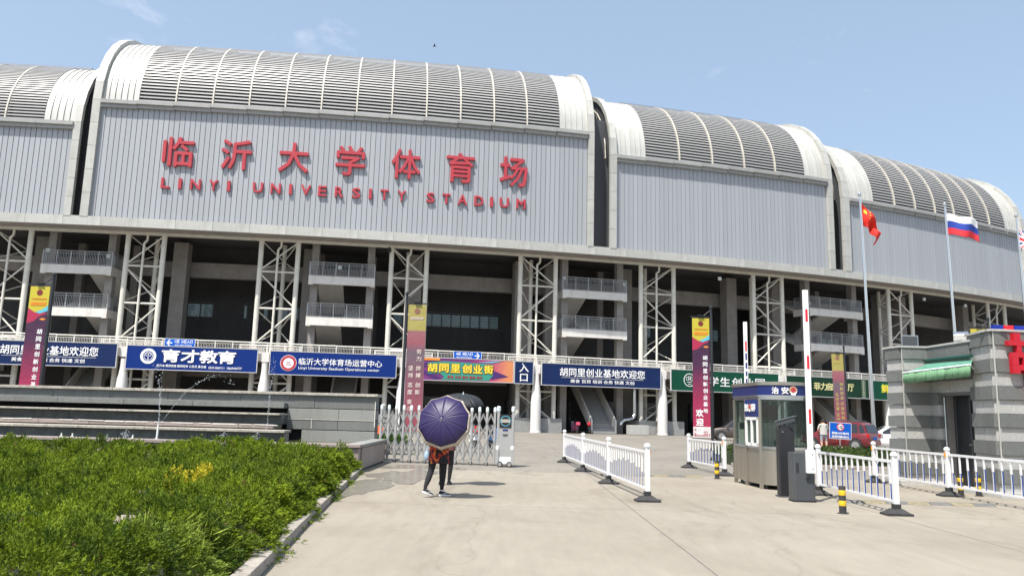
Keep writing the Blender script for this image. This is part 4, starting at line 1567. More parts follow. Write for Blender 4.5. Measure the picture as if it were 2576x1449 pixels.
head = thing('gate_motor_head', 'upright aluminium motor head with round dark display at the end of the folding gate', 'gate motor', (-.08, 24.15, 0), -.05)
MB().box((0, 0, .93), (.40, .40, 1.24)).build('casing', M_GATE, head, bevel=.01)
for sx in (-1, 1):
    for sy in (-1, 1):
        ps_ = MB().box((sx * .225, sy * .17, .9), (.06, .07, 1.66)).build('corner_post', M_GATE, head)
        MB().lathe([(.05, 1.66), (.052, 1.7), (.052, 1.78), (.02, 1.81)], 10, (sx * .225, sy * .17, 0)).build('post_cap', M_GATEC, ps_, smooth=True)
    MB().box((sx * .225, -.19, .30), (.085, .10, .44)).build('wheel_sleeve', M_GATE, head)
    MB().lathe([(.055, .52), (.056, .6), (.02, .63)], 10, (sx * .225, -.19, 0)).build('sleeve_cap', M_GATEC, head, smooth=True)
    MB().cyl((sx * .14, -.24, .085), (sx * .14, -.12, .085), .085, n=18).build('wheel', M_RUBBER, head, smooth=True)
    MB().cyl((sx * .14, -.25, .085), (sx * .14, -.235, .085), .055, n=10).build('wheel_hub', M_STAINL, head)
MB().box((0, 0, .25), (.40, .39, .3)).build('drive_box', M_GATEC, head, bevel=.01)
MB().box((0, -.205, 1.36), (.36, .012, .40)).build('display_panel', M_CABB, head)
disc(MB(), 0, 1.37, .155, -.218, 28, .138).build('display_ring', M_BANBLUE, head)
MB().box((0, -.219, 1.37), (.27, .012, .10)).build('display_bar', mat('display_bar', (.36, .34, .29), .5), head)
MB().box((0, -.208, 1.10), (.16, .008, .045)).build('blue_label', M_BLUE, head)
MB().extrude([(-.06, -.204, .92), (.06, -.204, .92), (.09, -.204, .99), (.03, -.204, .96), (0, -.204, 1.0), (-.03, -.204, .96), (-.09, -.204, .99)], (0, -.006, 0)).build('crown_badge', M_CAB, head)

# ================================================================== white driveway fences
post_me = MB().box((0, 0, .60), (.085, .085, .86)).mesh('post', M_FENCE)
cap_me = MB().lathe([(.05, 1.02), (.066, 1.03), (.066, 1.055), (.045, 1.085), (.02, 1.10)], 14).mesh('post_cap', M_FENCE, smooth=True)
foot_me = MB().box((0, 0, .02), (.46, .30, .04)).box((0, 0, .075), (.42, .27, .075), top=(.45, .5)).box((0, 0, .15), (.12, .12, .09)).mesh('rubber_foot', M_RUBBER)
bal_me = {}


def baluster(h_w, mb_=None):
    k_ = round(h_w, 2)
    mb_ = mb_ or M_FENCEB
    if (k_, mb_) not in bal_me:
        zt = .90
        mb = MB().box((0, 0, .57), (.026, .02, .66), mi=0)
        mb.box((0, -.004, zt - k_ / 2), (.042, .026, k_), mi=0)
        mb.box((.020, .0, (.25 + zt - k_) / 2), (.014, .018, zt - k_ - .25), mi=1)
        bal_me[(k_, mb_)] = mb.mesh('baluster', [M_FENCE, mb_])
    return bal_me[(k_, mb_)]


def fence(label, pts, nb=14, refl=None, arch=.16, back=None):
    f = thing('driveway_fence', label, 'fence', (*pts[0], 0), 0, 'white fences dividing the drive')
    for i, p_ in enumerate(pts):
        q = (p_[0] - pts[0][0], p_[1] - pts[0][1], 0)
        n_ = pts[min(i + 1, len(pts) - 1)] if i < len(pts) - 1 else p_
        a_ = pts[i] if i < len(pts) - 1 else pts[i - 1]
        b_ = pts[i + 1] if i < len(pts) - 1 else pts[i]
        rz = math.atan2(b_[1] - a_[1], b_[0] - a_[0])
        po = obj('post', post_me, f, loc=q, rot=(0, 0, rz))
        obj('post_cap', cap_me, po)
        obj('rubber_foot', foot_me, po, rot=(0, 0, math.pi / 2))
        if refl and i in refl:
            MB().box((0, -.05 * refl[i], .92), (.05, .02, .1)).build('reflector', M_REFL, po)
    for a_, b_ in zip(pts[:-1], pts[1:]):
        d_ = Vector((b_[0] - a_[0], b_[1] - a_[1], 0))
        rz = math.atan2(d_.y, d_.x)
        L = d_.length - .09
        o_ = Vector((a_[0] - pts[0][0], a_[1] - pts[0][1], 0)) + d_.normalized() * .045
        rl = MB().box((L / 2, 0, .925), (L, .045, .05)).box((L / 2, 0, .235), (L, .04, .04)).build('rail', M_FENCE, f)
        rl.location = o_
        rl.rotation_euler = (0, 0, rz)
        for i in range(nb):
            t = (i + .5) / nb
            hw = .20 + arch * (1 - math.sin(math.pi * t)) * 1.2 + .04 * (i % 2)
            obj('baluster', baluster(hw, back), f, loc=o_ + d_.normalized() * (L * t), rot=(0, 0, rz))
    return f


fence('long white fence of three panels running from the gate to the middle of the drive', [(1.92, 27.0), (2.18, 23.05), (2.43, 19.15), (2.70, 15.38)], 15, {3: -1}, back=M_FENCEG)
fence('short white fence panel left of the police booth beside a striped bollard', [(5.90, 25.9), (6.2, 22.75)], 12, {1: 1})
fence('white fence panel in front of the hedge, beside the barrier cabinet', [(6.88, 17.62), (6.9, 14.2)], 13)
fence('white fence with blue backed bars along the stone guard house', [(10.0, 21.7), (10.04, 18.15), (10.12, 14.6), (10.2, 11.0)], 12, {0: 1, 1: 1})

# striped bollards
for lab, x, y in (('yellow and black bollard in front of the white fence, nearest the camera', 5.97, 14.25), ('yellow and black bollard left of the police booth', 5.68, 21.6),
                  ('yellow and black bollard behind the fence, left of the pair at the guard house', 10.42, 18.35), ('yellow and black bollard behind the fence, right of the pair at the guard house', 10.86, 18.4)):
    b = thing('bollard', lab, 'bollard', (x, y, 0), 0, 'striped bollards')
    MB().lathe([(.10, 0), (.10, .008), (.062, .012), (.06, .46), (.055, .475), (.01, .48)], 18).build('tube', M_RUBBER, b, smooth=True)
    for z in (.18, .36):
        MB().lathe([(.0615, z - .045), (.0622, z - .043), (.0622, z + .043), (.0615, z + .045)], 18).build('reflective_band', M_YEL, b, smooth=True)

# rubber speed bumps
for lab, pa, pb, n in (('rubber speed bump with worn stripes behind the three panel fence', (2.55, 21.75), (5.35, 22.0), 6), ('rubber speed bump with faded stripes under the fence right of the barrier', (6.75, 16.25), (9.85, 16.25), 7)):
    a_, b_ = Vector((*pa, 0)), Vector((*pb, 0))
    d_ = b_ - a_
    t = thing('speed_bump', lab, 'speed bump', a_, math.atan2(d_.y, d_.x), 'rubber speed bumps')
    L = d_.length / n
    for i in range(n):
        MB().extrude([(i * L + .004, -.17, .001), (i * L + .004, -.08, .042), (i * L + .004, .08, .042), (i * L + .004, .17, .001)], (L - .008, 0, 0)).build('bump_segment', M_YELD if i % 2 else M_RUBG, t, bevel=.006)

# ================================================================== police booth
booth = thing('police_booth', 'stainless steel police booth with rounded glass front and blue top band', 'booth', (6.62, 19.55, 0), 0)


def rrect(w, d, r, n=6):
    pts = []
    for (cx_, cy_, a0) in ((w / 2 - r, d / 2 - r, 0), (-w / 2 + r, d / 2 - r, 90), (-w / 2 + r, -d / 2 + r, 180), (w / 2 - r, -d / 2 + r, 270)):
        for i in range(n + 1):
            a = R(a0 + 90 * i / n)
            pts.append((cx_ + r * math.cos(a), cy_ + r * math.sin(a)))
    return pts


def booth_plan(grow=0.0):
    """straight left side, bowed front"""
    pts = [(-.72 - grow, 1.02 + grow), (-.62 - grow, -.72)]
    for i in range(1, 13):
        a = R(200 + 140 * i / 13)
        pts.append((-.05 + (.60 + grow) * math.cos(a), -.56 + (.50 + grow) * math.sin(a)))
    pts += [(.52 + grow, -.72), (.52 + grow, 1.02 + grow)]
    return pts


MB().prism(booth_plan(-.04), .10, .14).build('floor', M_CAB, booth)
for x, y in ((-.6, .9), (-.5, -.7), (-.05, -.96), (.42, -.7), (.42, .9)):
    MB().cyl((x, y, 0), (x, y, .1), .04, n=8).build('foot', M_CAB, booth)
low = MB().prism(booth_plan(), .10, .93).build('lower_wall', M_STAIN, booth, bevel=.004)
MB().prism(booth_plan(.02), .925, .985).build('sill_rail', M_STAINL, booth)
MB().prism(booth_plan(.025), 2.08, 2.17).build('head_rail', M_STAINL, booth)
band = MB().prism(booth_plan(.04), 2.16, 2.42).build('top_band', mat('booth_blue', (.012, .022, .12), .35), booth)
MB().prism(booth_plan(.06), 2.42, 2.50).build('roof', M_STAIN, booth)
MB().prism(booth_plan(.055), 2.155, 2.185).build('band_trim', M_STAINL, booth)
pl_ = booth_plan()
# uprights and panes all round
ids = [0, None, 1]
left_a, left_b = Vector((*pl_[0], 0)), Vector((*pl_[1], 0))
for q in (0.0, .47, 1.0):
    p_ = left_a.lerp(left_b, q)
    MB().box((p_.x, p_.y, 1.05), (.075, .075, 2.1)).build('upright', M_STAIN, booth)
for (a_, b_) in ((-3, -2), (-2, -1)):
    for p_ in (pl_[a_], pl_[b_]):
        MB().box((p_[0], p_[1], 1.05), (.07, .07, 2.1)).build('upright', M_STAIN, booth)


def pane(a_, b_, z0, z1, name='window', m=M_PANE, t=.012):
    a_, b_ = Vector((*a_[:2], 0)), Vector((*b_[:2], 0))
    d_ = b_ - a_
    n_ = Vector((d_.y, -d_.x, 0)).normalized() * t
    return MB().add([a_ + n_ + Vector((0, 0, z0)), b_ + n_ + Vector((0, 0, z0)), b_ - n_ + Vector((0, 0, z0)), a_ - n_ + Vector((0, 0, z0)),
                     a_ + n_ + Vector((0, 0, z1)), b_ + n_ + Vector((0, 0, z1)), b_ - n_ + Vector((0, 0, z1)), a_ - n_ + Vector((0, 0, z1))],
                    [(0, 1, 2, 3), (4, 7, 6, 5), (0, 4, 5, 1), (1, 5, 6, 2), (2, 6, 7, 3), (3, 7, 4, 0)]).build(name, m, booth)


pane(left_a, left_a.lerp(left_b, .47), .98, 2.08)
w2a, w2b = left_a.lerp(left_b, .5), left_a.lerp(left_b, .97)
sgn = pane(w2a, w2b, 1.68, 2.08, 'sign_panel', M_BLUES, .05)
# white sliding window under the small blue sign
dw = (w2b - w2a)
rzw = math.atan2(dw.y, dw.x)
wf = thing('window_tmp', '', '', (0, 0, 0))
bpy.data.objects.remove(wf)
Lw = dw.length
frm = MB()
for x in (.035, Lw / 2, Lw - .035):
    frm.box((x, -.03, 1.32), (.07, .05, .68))
for z in (1.01, 1.63):
    frm.box((Lw / 2, -.03, z), (Lw, .05, .07))
fo = frm.build('sliding_window', M_UPVC, booth)
fo.location = w2a
fo.rotation_euler = (0, 0, rzw)
gl_ = MB().box((Lw / 2, -.015, 1.32), (Lw - .05, .012, .6)).build('pane', M_PANE, fo)
tx = MB()
put_text(tx, '治安', .05, Lw * .36, 1.80, 1.98, -.075, .02, .01)
put_text(tx, '岗亭', Lw * .64, Lw - .05, 1.80, 1.98, -.075, .02, .01)
o = tx.build('lettering', M_TXT, booth)
o.location = w2a
o.rotation_euler = (0, 0, rzw)


def badge(parent, x, y, z, s_, loc=None, rz=0.0):
    d_ = disc(MB(), 0, 0, s_, 0, 20)
    o = d_.build('police_badge', mat('badge_gold', (.55, .40, .22), .4, .4), parent)
    o.location = (x, y, z)
    o.rotation_euler = (0, 0, rz)
    disc(MB(), 0, s_ * .15, s_ * .6, -.008, 16).build('badge_shield', M_RED, o)
    MB().extrude([(-s_ * .9, -.006, -s_ * .2), (-s_ * .5, -.006, -s_ * 1.1), (s_ * .5, -.006, -s_ * 1.1), (s_ * .9, -.006, -s_ * .2), (0, -.006, -s_ * .7)], (0, .006, 0)).build('badge_wreath', M_TXT, o)
    return o


pb_ = w2a + Vector((math.cos(rzw), math.sin(rzw), 0)) * (Lw / 2) + Vector((math.sin(rzw), -math.cos(rzw), 0)) * .08
badge(booth, pb_.x, pb_.y, 1.89, .09, rz=rzw)
# bowed front panes
fp = pl_[1:-1]
for a_, b_ in zip(fp[:-1], fp[1:]):
    pane(a_, b_, .985, 2.08, 'window')
pane(pl_[-2], pl_[-1], .985, 2.08, 'window')
pane(pl_[-1], pl_[0], .985, 2.08, 'window')
# characters on the band, set on its front
tx = MB()
put_text(tx, '治', -.17, -.01, 2.215, 2.375, 0, .02, .012)
put_text(tx, '安', .05, .21, 2.215, 2.375, 0, .02, .012)
o = tx.build('lettering', M_TXT, booth)
o.location = (-.27, -1.085, 0)
o.rotation_euler = (0, 0, -.30)
badge(booth, .05, -1.12, 2.30, .10, rz=.12)
# inside: desk, chair back and a red notice board
MB().box((-.1, .2, .86), (1.0, .5, .05)).box((-.1, .2, .5), (.9, .4, .7)).build('desk', M_CAB, booth)
MB().box((.0, .94, 1.80), (.75, .02, .40)).build('notice_board', mat('notice_red', (.22, .02, .03), .5), booth)
MB().box((.2, .15, 1.0), (.34, .25, .22)).build('equipment', M_CABB, booth)
MB().box((-.1, .97, 1.25), (1.1, .03, .55)).box((-.5, .97, 1.7), (.25, .03, .7)).build('brightening_panel', mat('brightening_cream', (.62, .60, .52), .6), booth)  # pale panel added to lighten the view through the glass
# panel joints on the lower wall
jl = MB()
for q in (.47, 1.0):
    p_ = left_a.lerp(left_b, q)
    jl.box((p_.x - .012, p_.y - .01, .52), (.03, .03, .82))
for q in (7,):
    p_ = pl_[q]
    jl.box((p_[0], p_[1] - .004, .52), (.02, .02, .82))
jl.build('joint_strip', M_STAINL, booth)

# ================================================================== boom barriers and plate camera
def boom(label, x, y, h, stickers, rz=0.0):
    t = thing('boom_barrier', label, 'barrier', (x, y, 0), rz, 'boom barriers')
    cab = MB().prism(rrect(.44, .34, .05), .02, .97).build('cabinet', M_CAB, t, bevel=.012)
    MB().prism(rrect(.47, .37, .05), 0, .03).build('base_plate', M_CABB, t)
    MB().cyl((.06, -.17, .46), (.06, -.2, .46), .035, n=12).build('lock_knob', M_CABB, cab)
    g_ = MB()
    for i in range(7):
        g_.box((-.14, -.172, .58 + i * .03), (.06, .008, .012))
    g_.build('vent_slots', M_CABB, cab)
    arm = MB().box((.11, -.235, .72 + (h - .72) / 2), (.11, .05, h - .72)).build('boom_arm', M_ARMW, t, bevel=.006)
    MB().box((.11, -.215, .80), (.17, .10, .46)).build('arm_clamp', M_ARMW, t, bevel=.01)
    bo = MB()
    for z in (.66, .94):
        bo.cyl((.14, -.27, z), (.14, -.262, z), .014, n=8)
    bo.build('bolt', M_CAB, t)
    for z0, z1, c in stickers:
        MB().box((.115, -.262, (z0 + z1) / 2), (.05, .004, z1 - z0)).build('sticker', M_REDS if c == 'r' else M_BLUES, arm)
    return t


boom('grey boom barrier with raised white arm and three red stickers in front of the booth', 5.975, 16.2, 4.28, [(3.62, 3.88, 'r'), (2.65, 2.92, 'r'), (1.55, 1.84, 'r')])
boom('second boom barrier behind the booth, raised arm with blue stickers', 6.95, 23.6, 4.50, [(3.62, 3.92, 'r'), (3.36, 3.56, 'b'), (3.10, 3.28, 'b'), (2.88, 3.02, 'b'), (2.62, 2.8, 'b'), (2.3, 2.56, 'r')])
pc = thing('plate_camera', 'black camera pillar with angled camera housing standing beside the barrier cabinet', 'camera', (5.96, 17.05, 0), 0)
MB().prism(rrect(.34, .22, .03), .03, 1.42).build('pillar', M_CABB, pc, bevel=.01)
MB().prism(rrect(.40, .30, .04), 0, .03).build('base_plate', M_CAB, pc)
rt_ = Matrix.Rotation(R(-16), 3, 'Y')
MB().box((0, 0, 1.58), (.42, .12, .10), rt_).box((.02, 0, 1.64), (.47, .15, .016), rt_).build('camera_housing', M_CAB, pc, bevel=.008)
MB().cyl((0, 0, 1.40), (0, 0, 1.56), .03, n=8).build('bracket', M_CABB, pc)
MB().cyl((.12, -.1, 1.47), (.12, -.13, 1.47), .05, n=14).box((.02, 0, 1.46), (.26, .16, .08)).build('fill_light', M_CABB, pc)
MB().cyl((-.09, -.112, 1.36), (-.09, -.118, 1.36), .014, n=8).build('sensor', M_STAINL, pc)

# ================================================================== speed sign and hedge behind the fence
ss = thing('speed_sign', 'blue speed limit sign with red ringed ten on a thin pole in the hedge', 'sign', (12.12, 29.0, 0), 0)
ss.rotation_euler = (0, R(2.5), 0)
MB().cyl((0, .02, 0), (0, .02, 1.55), .022, n=8).build('pole', M_STAINL, ss)
MB().box((0, 0, 1.28), (.80, .02, .60)).build('board', M_DIRB, ss)
e_ = MB()
for z in (.99, 1.57):
    e_.box((0, -.004, z), (.80, .02, .015))
for x in (-.395, .395):
    e_.box((x, -.004, 1.28), (.012, .02, .59))
e_.build('board_edge', M_TXT, ss)
disc(MB(), 0, 1.42, .125, -.014, 28).build('disc', M_TXT, ss)
disc(MB(), 0, 1.42, .135, -.018, 28, .108).build('disc_ring', M_REDS, ss)
tx = MB()
put_text(tx, '10', -.075, .075, 1.365, 1.475, -.024, .01, .008)
tx.build('number', M_CABB, ss)
text_part('lettering', ss, M_TXT, [('限速10公里/时', -.31, .31, 1.145, 1.235, -.014, .025), ('违者罚款200元', -.32, .32, 1.02, 1.11, -.014, .025)])


def hedge2_h(x, y):
    d = np.clip(np.minimum(np.minimum((y - 27.6) / .35, (31.2 - y) / .3), np.minimum((x - 7.9) / .35, (16.4 - x) / .3)), 0, 1)
    return np.maximum(.03, (.56 + .04 * fbm(x * 2, y * 2, 5)) * np.sqrt(1 - (1 - d) ** 2)), d


def tone_h2(x, y, h, r):
    q = np.clip(.45 + .3 * fbm(x * 3, y * 3, 2) + r.normal(0, .2, len(x)), 0, 1)[:, None]
    return np.array([.030, .058, .014]) * (1 - q) + np.array([.085, .13, .030]) * q


n_ = 7000
hp = np.stack([7.95 + 8.4 * rng.random(n_), 27.6 + 3.55 * rng.random(n_) ** 1.5], 1)
h2 = juniper('clipped_hedge', '', hp, hedge2_h, 9, .12, tone_h2, 9, attr_mat('hedge_foliage', .7), wid=.11)
tag(h2, 'clipped dark green hedge behind the white fence and the speed sign', 'hedge', kind='stuff')
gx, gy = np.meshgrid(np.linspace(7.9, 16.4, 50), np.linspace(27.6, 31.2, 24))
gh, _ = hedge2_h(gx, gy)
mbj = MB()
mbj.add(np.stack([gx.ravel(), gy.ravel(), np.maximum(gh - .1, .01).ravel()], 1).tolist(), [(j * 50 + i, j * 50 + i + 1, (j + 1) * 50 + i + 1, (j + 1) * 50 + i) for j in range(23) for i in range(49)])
tag(mbj.build('hedge_shade_layer', M_SHADE_STEM, h2, smooth=True), kind='stuff')  # sheet in the same painted shade colour, under the clipped leaves
k2 = thing('hedge_kerb', 'low stone kerb along the foot of the clipped hedge', 'kerb')
for i in range(9):
    MB().box((8.2 + i * .96, 27.45, .06), (.95, .14, .12)).build('kerb_stone', M_KERB, k2, bevel=.01)

# ================================================================== guard house
gh_ = thing('guard_house', 'grey banded granite guard house with green awning and red character', 'building', (11.2, 18.1, 0))
GX, GY = 11.2, 18.1
core_poly = [(10.60, 21.06), (11.35, 21.08), (11.37, 19.2), (11.26, 18.13), (16.5, 18.75), (16.5, 24), (10.3, 24), (10.44, 21.65)]
MB().prism([(x - GX, y - GY) for x, y in [(10.68, 21.12), (11.42, 21.14), (11.42, 20.5), (12.2, 20.5), (12.2, 18.9), (11.42, 18.9), (11.34, 18.22), (16.4, 18.85), (16.4, 24), (13.5, 24), (11.0, 21.62), (10.6, 21.56)]], 0, 3.55).build('wall', M_CONC, gh_)
CH = .3135
faces = [((10.46, 21.58), (10.54, 21.02), 3.62, .68), ((10.54, 21.02), (11.30, 21.03), 3.62, .76), ((11.30, 21.03), (11.34, 19.1), 3.62, .97),
         ((11.37, 19.2), (11.19, 18.05), 3.77, .62), ((11.19, 18.05), (16.0, 18.65), 3.77, 1.2)]
for fi, (a_, b_, ht, bl) in enumerate(faces):
    a_, b_ = Vector((*a_, 0)), Vector((*b_, 0))
    d_ = b_ - a_
    rz = math.atan2(d_.y, d_.x)
    L = d_.length
    n_c = 12
    ch = ht / n_c
    nb_ = max(1, int(round(L / bl)))
    w_ = L / nb_
    for j in range(n_c):
        proud = .045 if j % 2 == 1 else .0
        for i in range(nb_):
            x0, x1 = i * w_, (i + 1) * w_
            z0, z1 = j * ch, (j + 1) * ch
            if fi == 2 and z1 < 2.45 and x1 > .5:      # the door opening
                if x0 < .5:
                    x1 = .5
                else:
                    continue
            ext = proud if nb_ and i == nb_ - 1 and fi in (0, 3) else 0
            o = MB().box(((x0 + x1) / 2 + ext / 2, .02 - proud / 2, (z0 + z1) / 2), (x1 - x0 - .012 + ext, .12 + proud, z1 - z0 - .008)).build('stone_block', M_GRANITE if j % 2 else M_GRANITE_L, gh_)
            o.location = (a_.x - GX, a_.y - GY, 0)
            o.rotation_euler = (0, 0, rz)
    # metal strips in the vertical joints at the corners
    if fi in (1, 4):
        MB().box((-.01, -.07, ht / 2), (.02, .03, ht)).box((.03, -.05, ht / 2), (.014, .03, ht)).build('joint_strip', M_ALU_L, gh_).location = (a_.x - GX, a_.y - GY, 0)
    cp = MB().box((L / 2, .10, ht + .025), (L + .16, .42, .05)).build('coping', M_GRANITE_L, gh_)
    cp.location = (a_.x - GX, a_.y - GY, 0)
    cp.rotation_euler = (0, 0, rz)
MB().box((11.9 - GX, 20.0 - GY, 3.4), (1.1, 2.0, .3)).build('roof_slab', M_CONC, gh_)
# door recess on the wall behind the awning
MB().box((11.42 - GX, 19.75 - GY, 2.52), (.2, 1.6, .36)).build('lintel', M_GRANITE, gh_)
dr = MB().box((11.62 - GX, 19.75 - GY, 1.17), (.06, 1.5, 2.34)).build('door', M_CABB, gh_)
MB().box((11.585 - GX, 19.75 - GY, 1.2), (.03, .06, 2.3)).box((11.585 - GX, 20.4 - GY, 1.2), (.03, .06, 2.3)).box((11.585 - GX, 19.1 - GY, 1.2), (.03, .06, 2.3)).build('door_frame', M_CAB, dr)
MB().cyl((11.56 - GX, 19.62 - GY, 1.12), (11.50 - GX, 19.62 - GY, 1.12), .015, n=8).box((11.51 - GX, 19.68 - GY, 1.12), (.02, .15, .025)).box((11.56 - GX, 19.62 - GY, 1.05), (.012, .04, .24)).build('door_handle', M_STAINL, dr)
MB().cyl((11.33 - GX, 20.45 - GY, .3), (11.33 - GX, 20.45 - GY, 2.3), .015, n=6).build('cable_conduit', M_GATEC, gh_)
# awning
aw = [(11.2, 20.9, 3.22), (11.22, 18.9, 3.20), (11.0, 18.63, 3.03), (10.5, 20.85, 2.935)]
M_AWN = mat('awning_green', (.085, .23, .165), .8, var=.12, scale=4)
M_AWN2 = mat('awning_valance_green', (.15, .30, .165), .8, var=.15, scale=5)
mb = MB()
N_ = 14
top_, bot_ = [], []
for i in range(N_ + 1):
    t = i / N_
    w0 = Vector(aw[0]).lerp(Vector(aw[1]), t)
    w1 = Vector(aw[3]).lerp(Vector(aw[2]), t)
    top_.append([w0.lerp(w1, s_ / 6) - Vector((0, 0, .03 * math.sin(math.pi * s_ / 6))) - Vector((GX, GY, 0)) for s_ in range(7)])
for i in range(N_):
    for s_ in range(6):
        mb.add([top_[i][s_], top_[i][s_ + 1], top_[i + 1][s_ + 1], top_[i + 1][s_]], [(0, 1, 2, 3)])
awn = mb.build('awning', M_AWN, gh_)
awn.modifiers.new('thick', 'SOLIDIFY').thickness = .008
mb = MB()
vn = 60
for i in range(vn):
    q = []
    for t in (i / vn, (i + 1) / vn):
        e = Vector(aw[3]).lerp(Vector(aw[2]), t) - Vector((GX, GY, 0))
        wv = .012 * math.sin(t * 40) + .02 * math.sin(t * 11)
        q.append((e + Vector((-.005, 0, -.01)), e + Vector((-.02 + wv, wv, -.27 - .018 * abs(math.sin(t * math.pi * 11)))) ))
    mb.add([q[0][0], q[1][0], q[1][1], q[0][1]], [(0, 1, 2, 3)])
val = mb.build('valance', M_AWN2, awn, smooth=True)
val.modifiers.new('thick', 'SOLIDIFY').thickness = .006
off_ = Vector((GX, GY, 0))
MB().cyl(Vector(aw[0]) - off_ + Vector((-.03, .05, .06)), Vector(aw[1]) - off_ + Vector((-.03, 0, .06)), .05, n=12).build('roller', mat('awning_dark_green', (.012, .06, .05), .5), awn, smooth=True)
MB().cyl(Vector(aw[3]) - off_, Vector(aw[2]) - off_, .022, n=8).cyl(Vector(aw[2]) - off_, Vector(aw[1]) - off_ + Vector((0, 0, -.25)), .015, n=6).cyl(Vector(aw[3]) - off_, Vector(aw[0]) - off_ + Vector((0, 0, -.25)), .015, n=6).build('awning_arm', M_GATEC, awn, smooth=True)
# big red character on the front, police light bar and floodlights on top
M_SRED = mat('sign_red', (.46, .012, .025), .4)
q = .00183
o = MB()
for xa_, xb_, za_, zb_ in ((1065, 1560, 390, 450), (1145, 1235, 290, 389), (1400, 1490, 290, 389), (1180, 1240, 451, 534), (1395, 1455, 451, 534), (1105, 1560, 535, 599), (1105, 1189, 600, 690), (1251, 1560, 600, 690), (1105, 1560, 691, 759), (1105, 1204, 760, 800), (1271, 1560, 760, 800)):
    o.box(((xa_ + xb_) / 2 * q - 1065 * q, 0, (800 - (za_ + zb_) / 2) * q), ((xb_ - xa_) * q, .12, (zb_ - za_) * q))
o = o.build('sign_character', M_SRED, gh_)
o.location = (11.46 - GX, 17.93 - GY, 2.80)
o.rotation_euler = (0, 0, math.atan2(.6, 4.81))
o = MB().box((.62, 0, .25), (.5, .12, .5)).box((.45, 0, .52), (.16, .12, .10)).build('sign_character', M_SRED, gh_)
o.location = (11.52 - GX, 17.95 - GY, 2.2)
o.rotation_euler = (0, 0, math.atan2(.6, 4.81))
lb = thing('police_light_bar', 'row of blue and red warning lights on the guard house roof', 'light bar', (11.3, 18.2, 3.82), math.atan2(.6, 4.81))
M_LB, M_LR = mat('lamp_blue', (.01, .03, .30), .25), mat('lamp_red', (.65, .02, .03), .25)
for i in range(6):
    MB().box((.14 + i * .27, 0, .06), (.235, .13, .12)).build('lamp', M_LB if i % 2 == 0 else M_LR, lb, bevel=.012)
MB().box((.8, .0, -.005), (1.7, .1, .02)).build('mounting_rail', M_CAB, lb)
fl = thing('roof_floodlight', 'bright chrome floodlight tilted down on the guard house parapet', 'floodlight', (11.55, 19.9, 3.67), -.5)
MB().box((0, -.1, .17), (.34, .20, .16), Matrix.Rotation(R(35), 3, 'X')).box((0, -.2, .14), (.3, .02, .14), Matrix.Rotation(R(35), 3, 'X')).build('lamp_housing', M_STAINL, fl, bevel=.03)
MB().box((0, 0, .05), (.05, .05, .12)).build('bracket', M_CAB, fl)
f2 = thing('roof_spotlight', 'dark square floodlight seen from behind on the left end of the guard house roof', 'floodlight', (11.05, 21.5, 3.67), 0)
MB().box((0, 0, .18), (.40, .09, .28)).build('lamp_housing', M_CAB, f2, bevel=.01)
MB().box((-.22, 0, .16), (.02, .04, .34)).box((.22, 0, .16), (.02, .04, .34)).box((0, 0, .335), (.46, .04, .02)).build('yoke', M_STAINL, f2)
# kerb and foot of the guard house
MB().prism([(x - GX, y - GY) for x, y in [(10.32, 20.9), (11.05, 20.85), (11.05, 17.85), (16.2, 18.3), (16.2, 19), (11.3, 19), (11.3, 21.3), (10.3, 21.75)]], .002, .13).build('plinth', M_GRANITE_L, gh_)

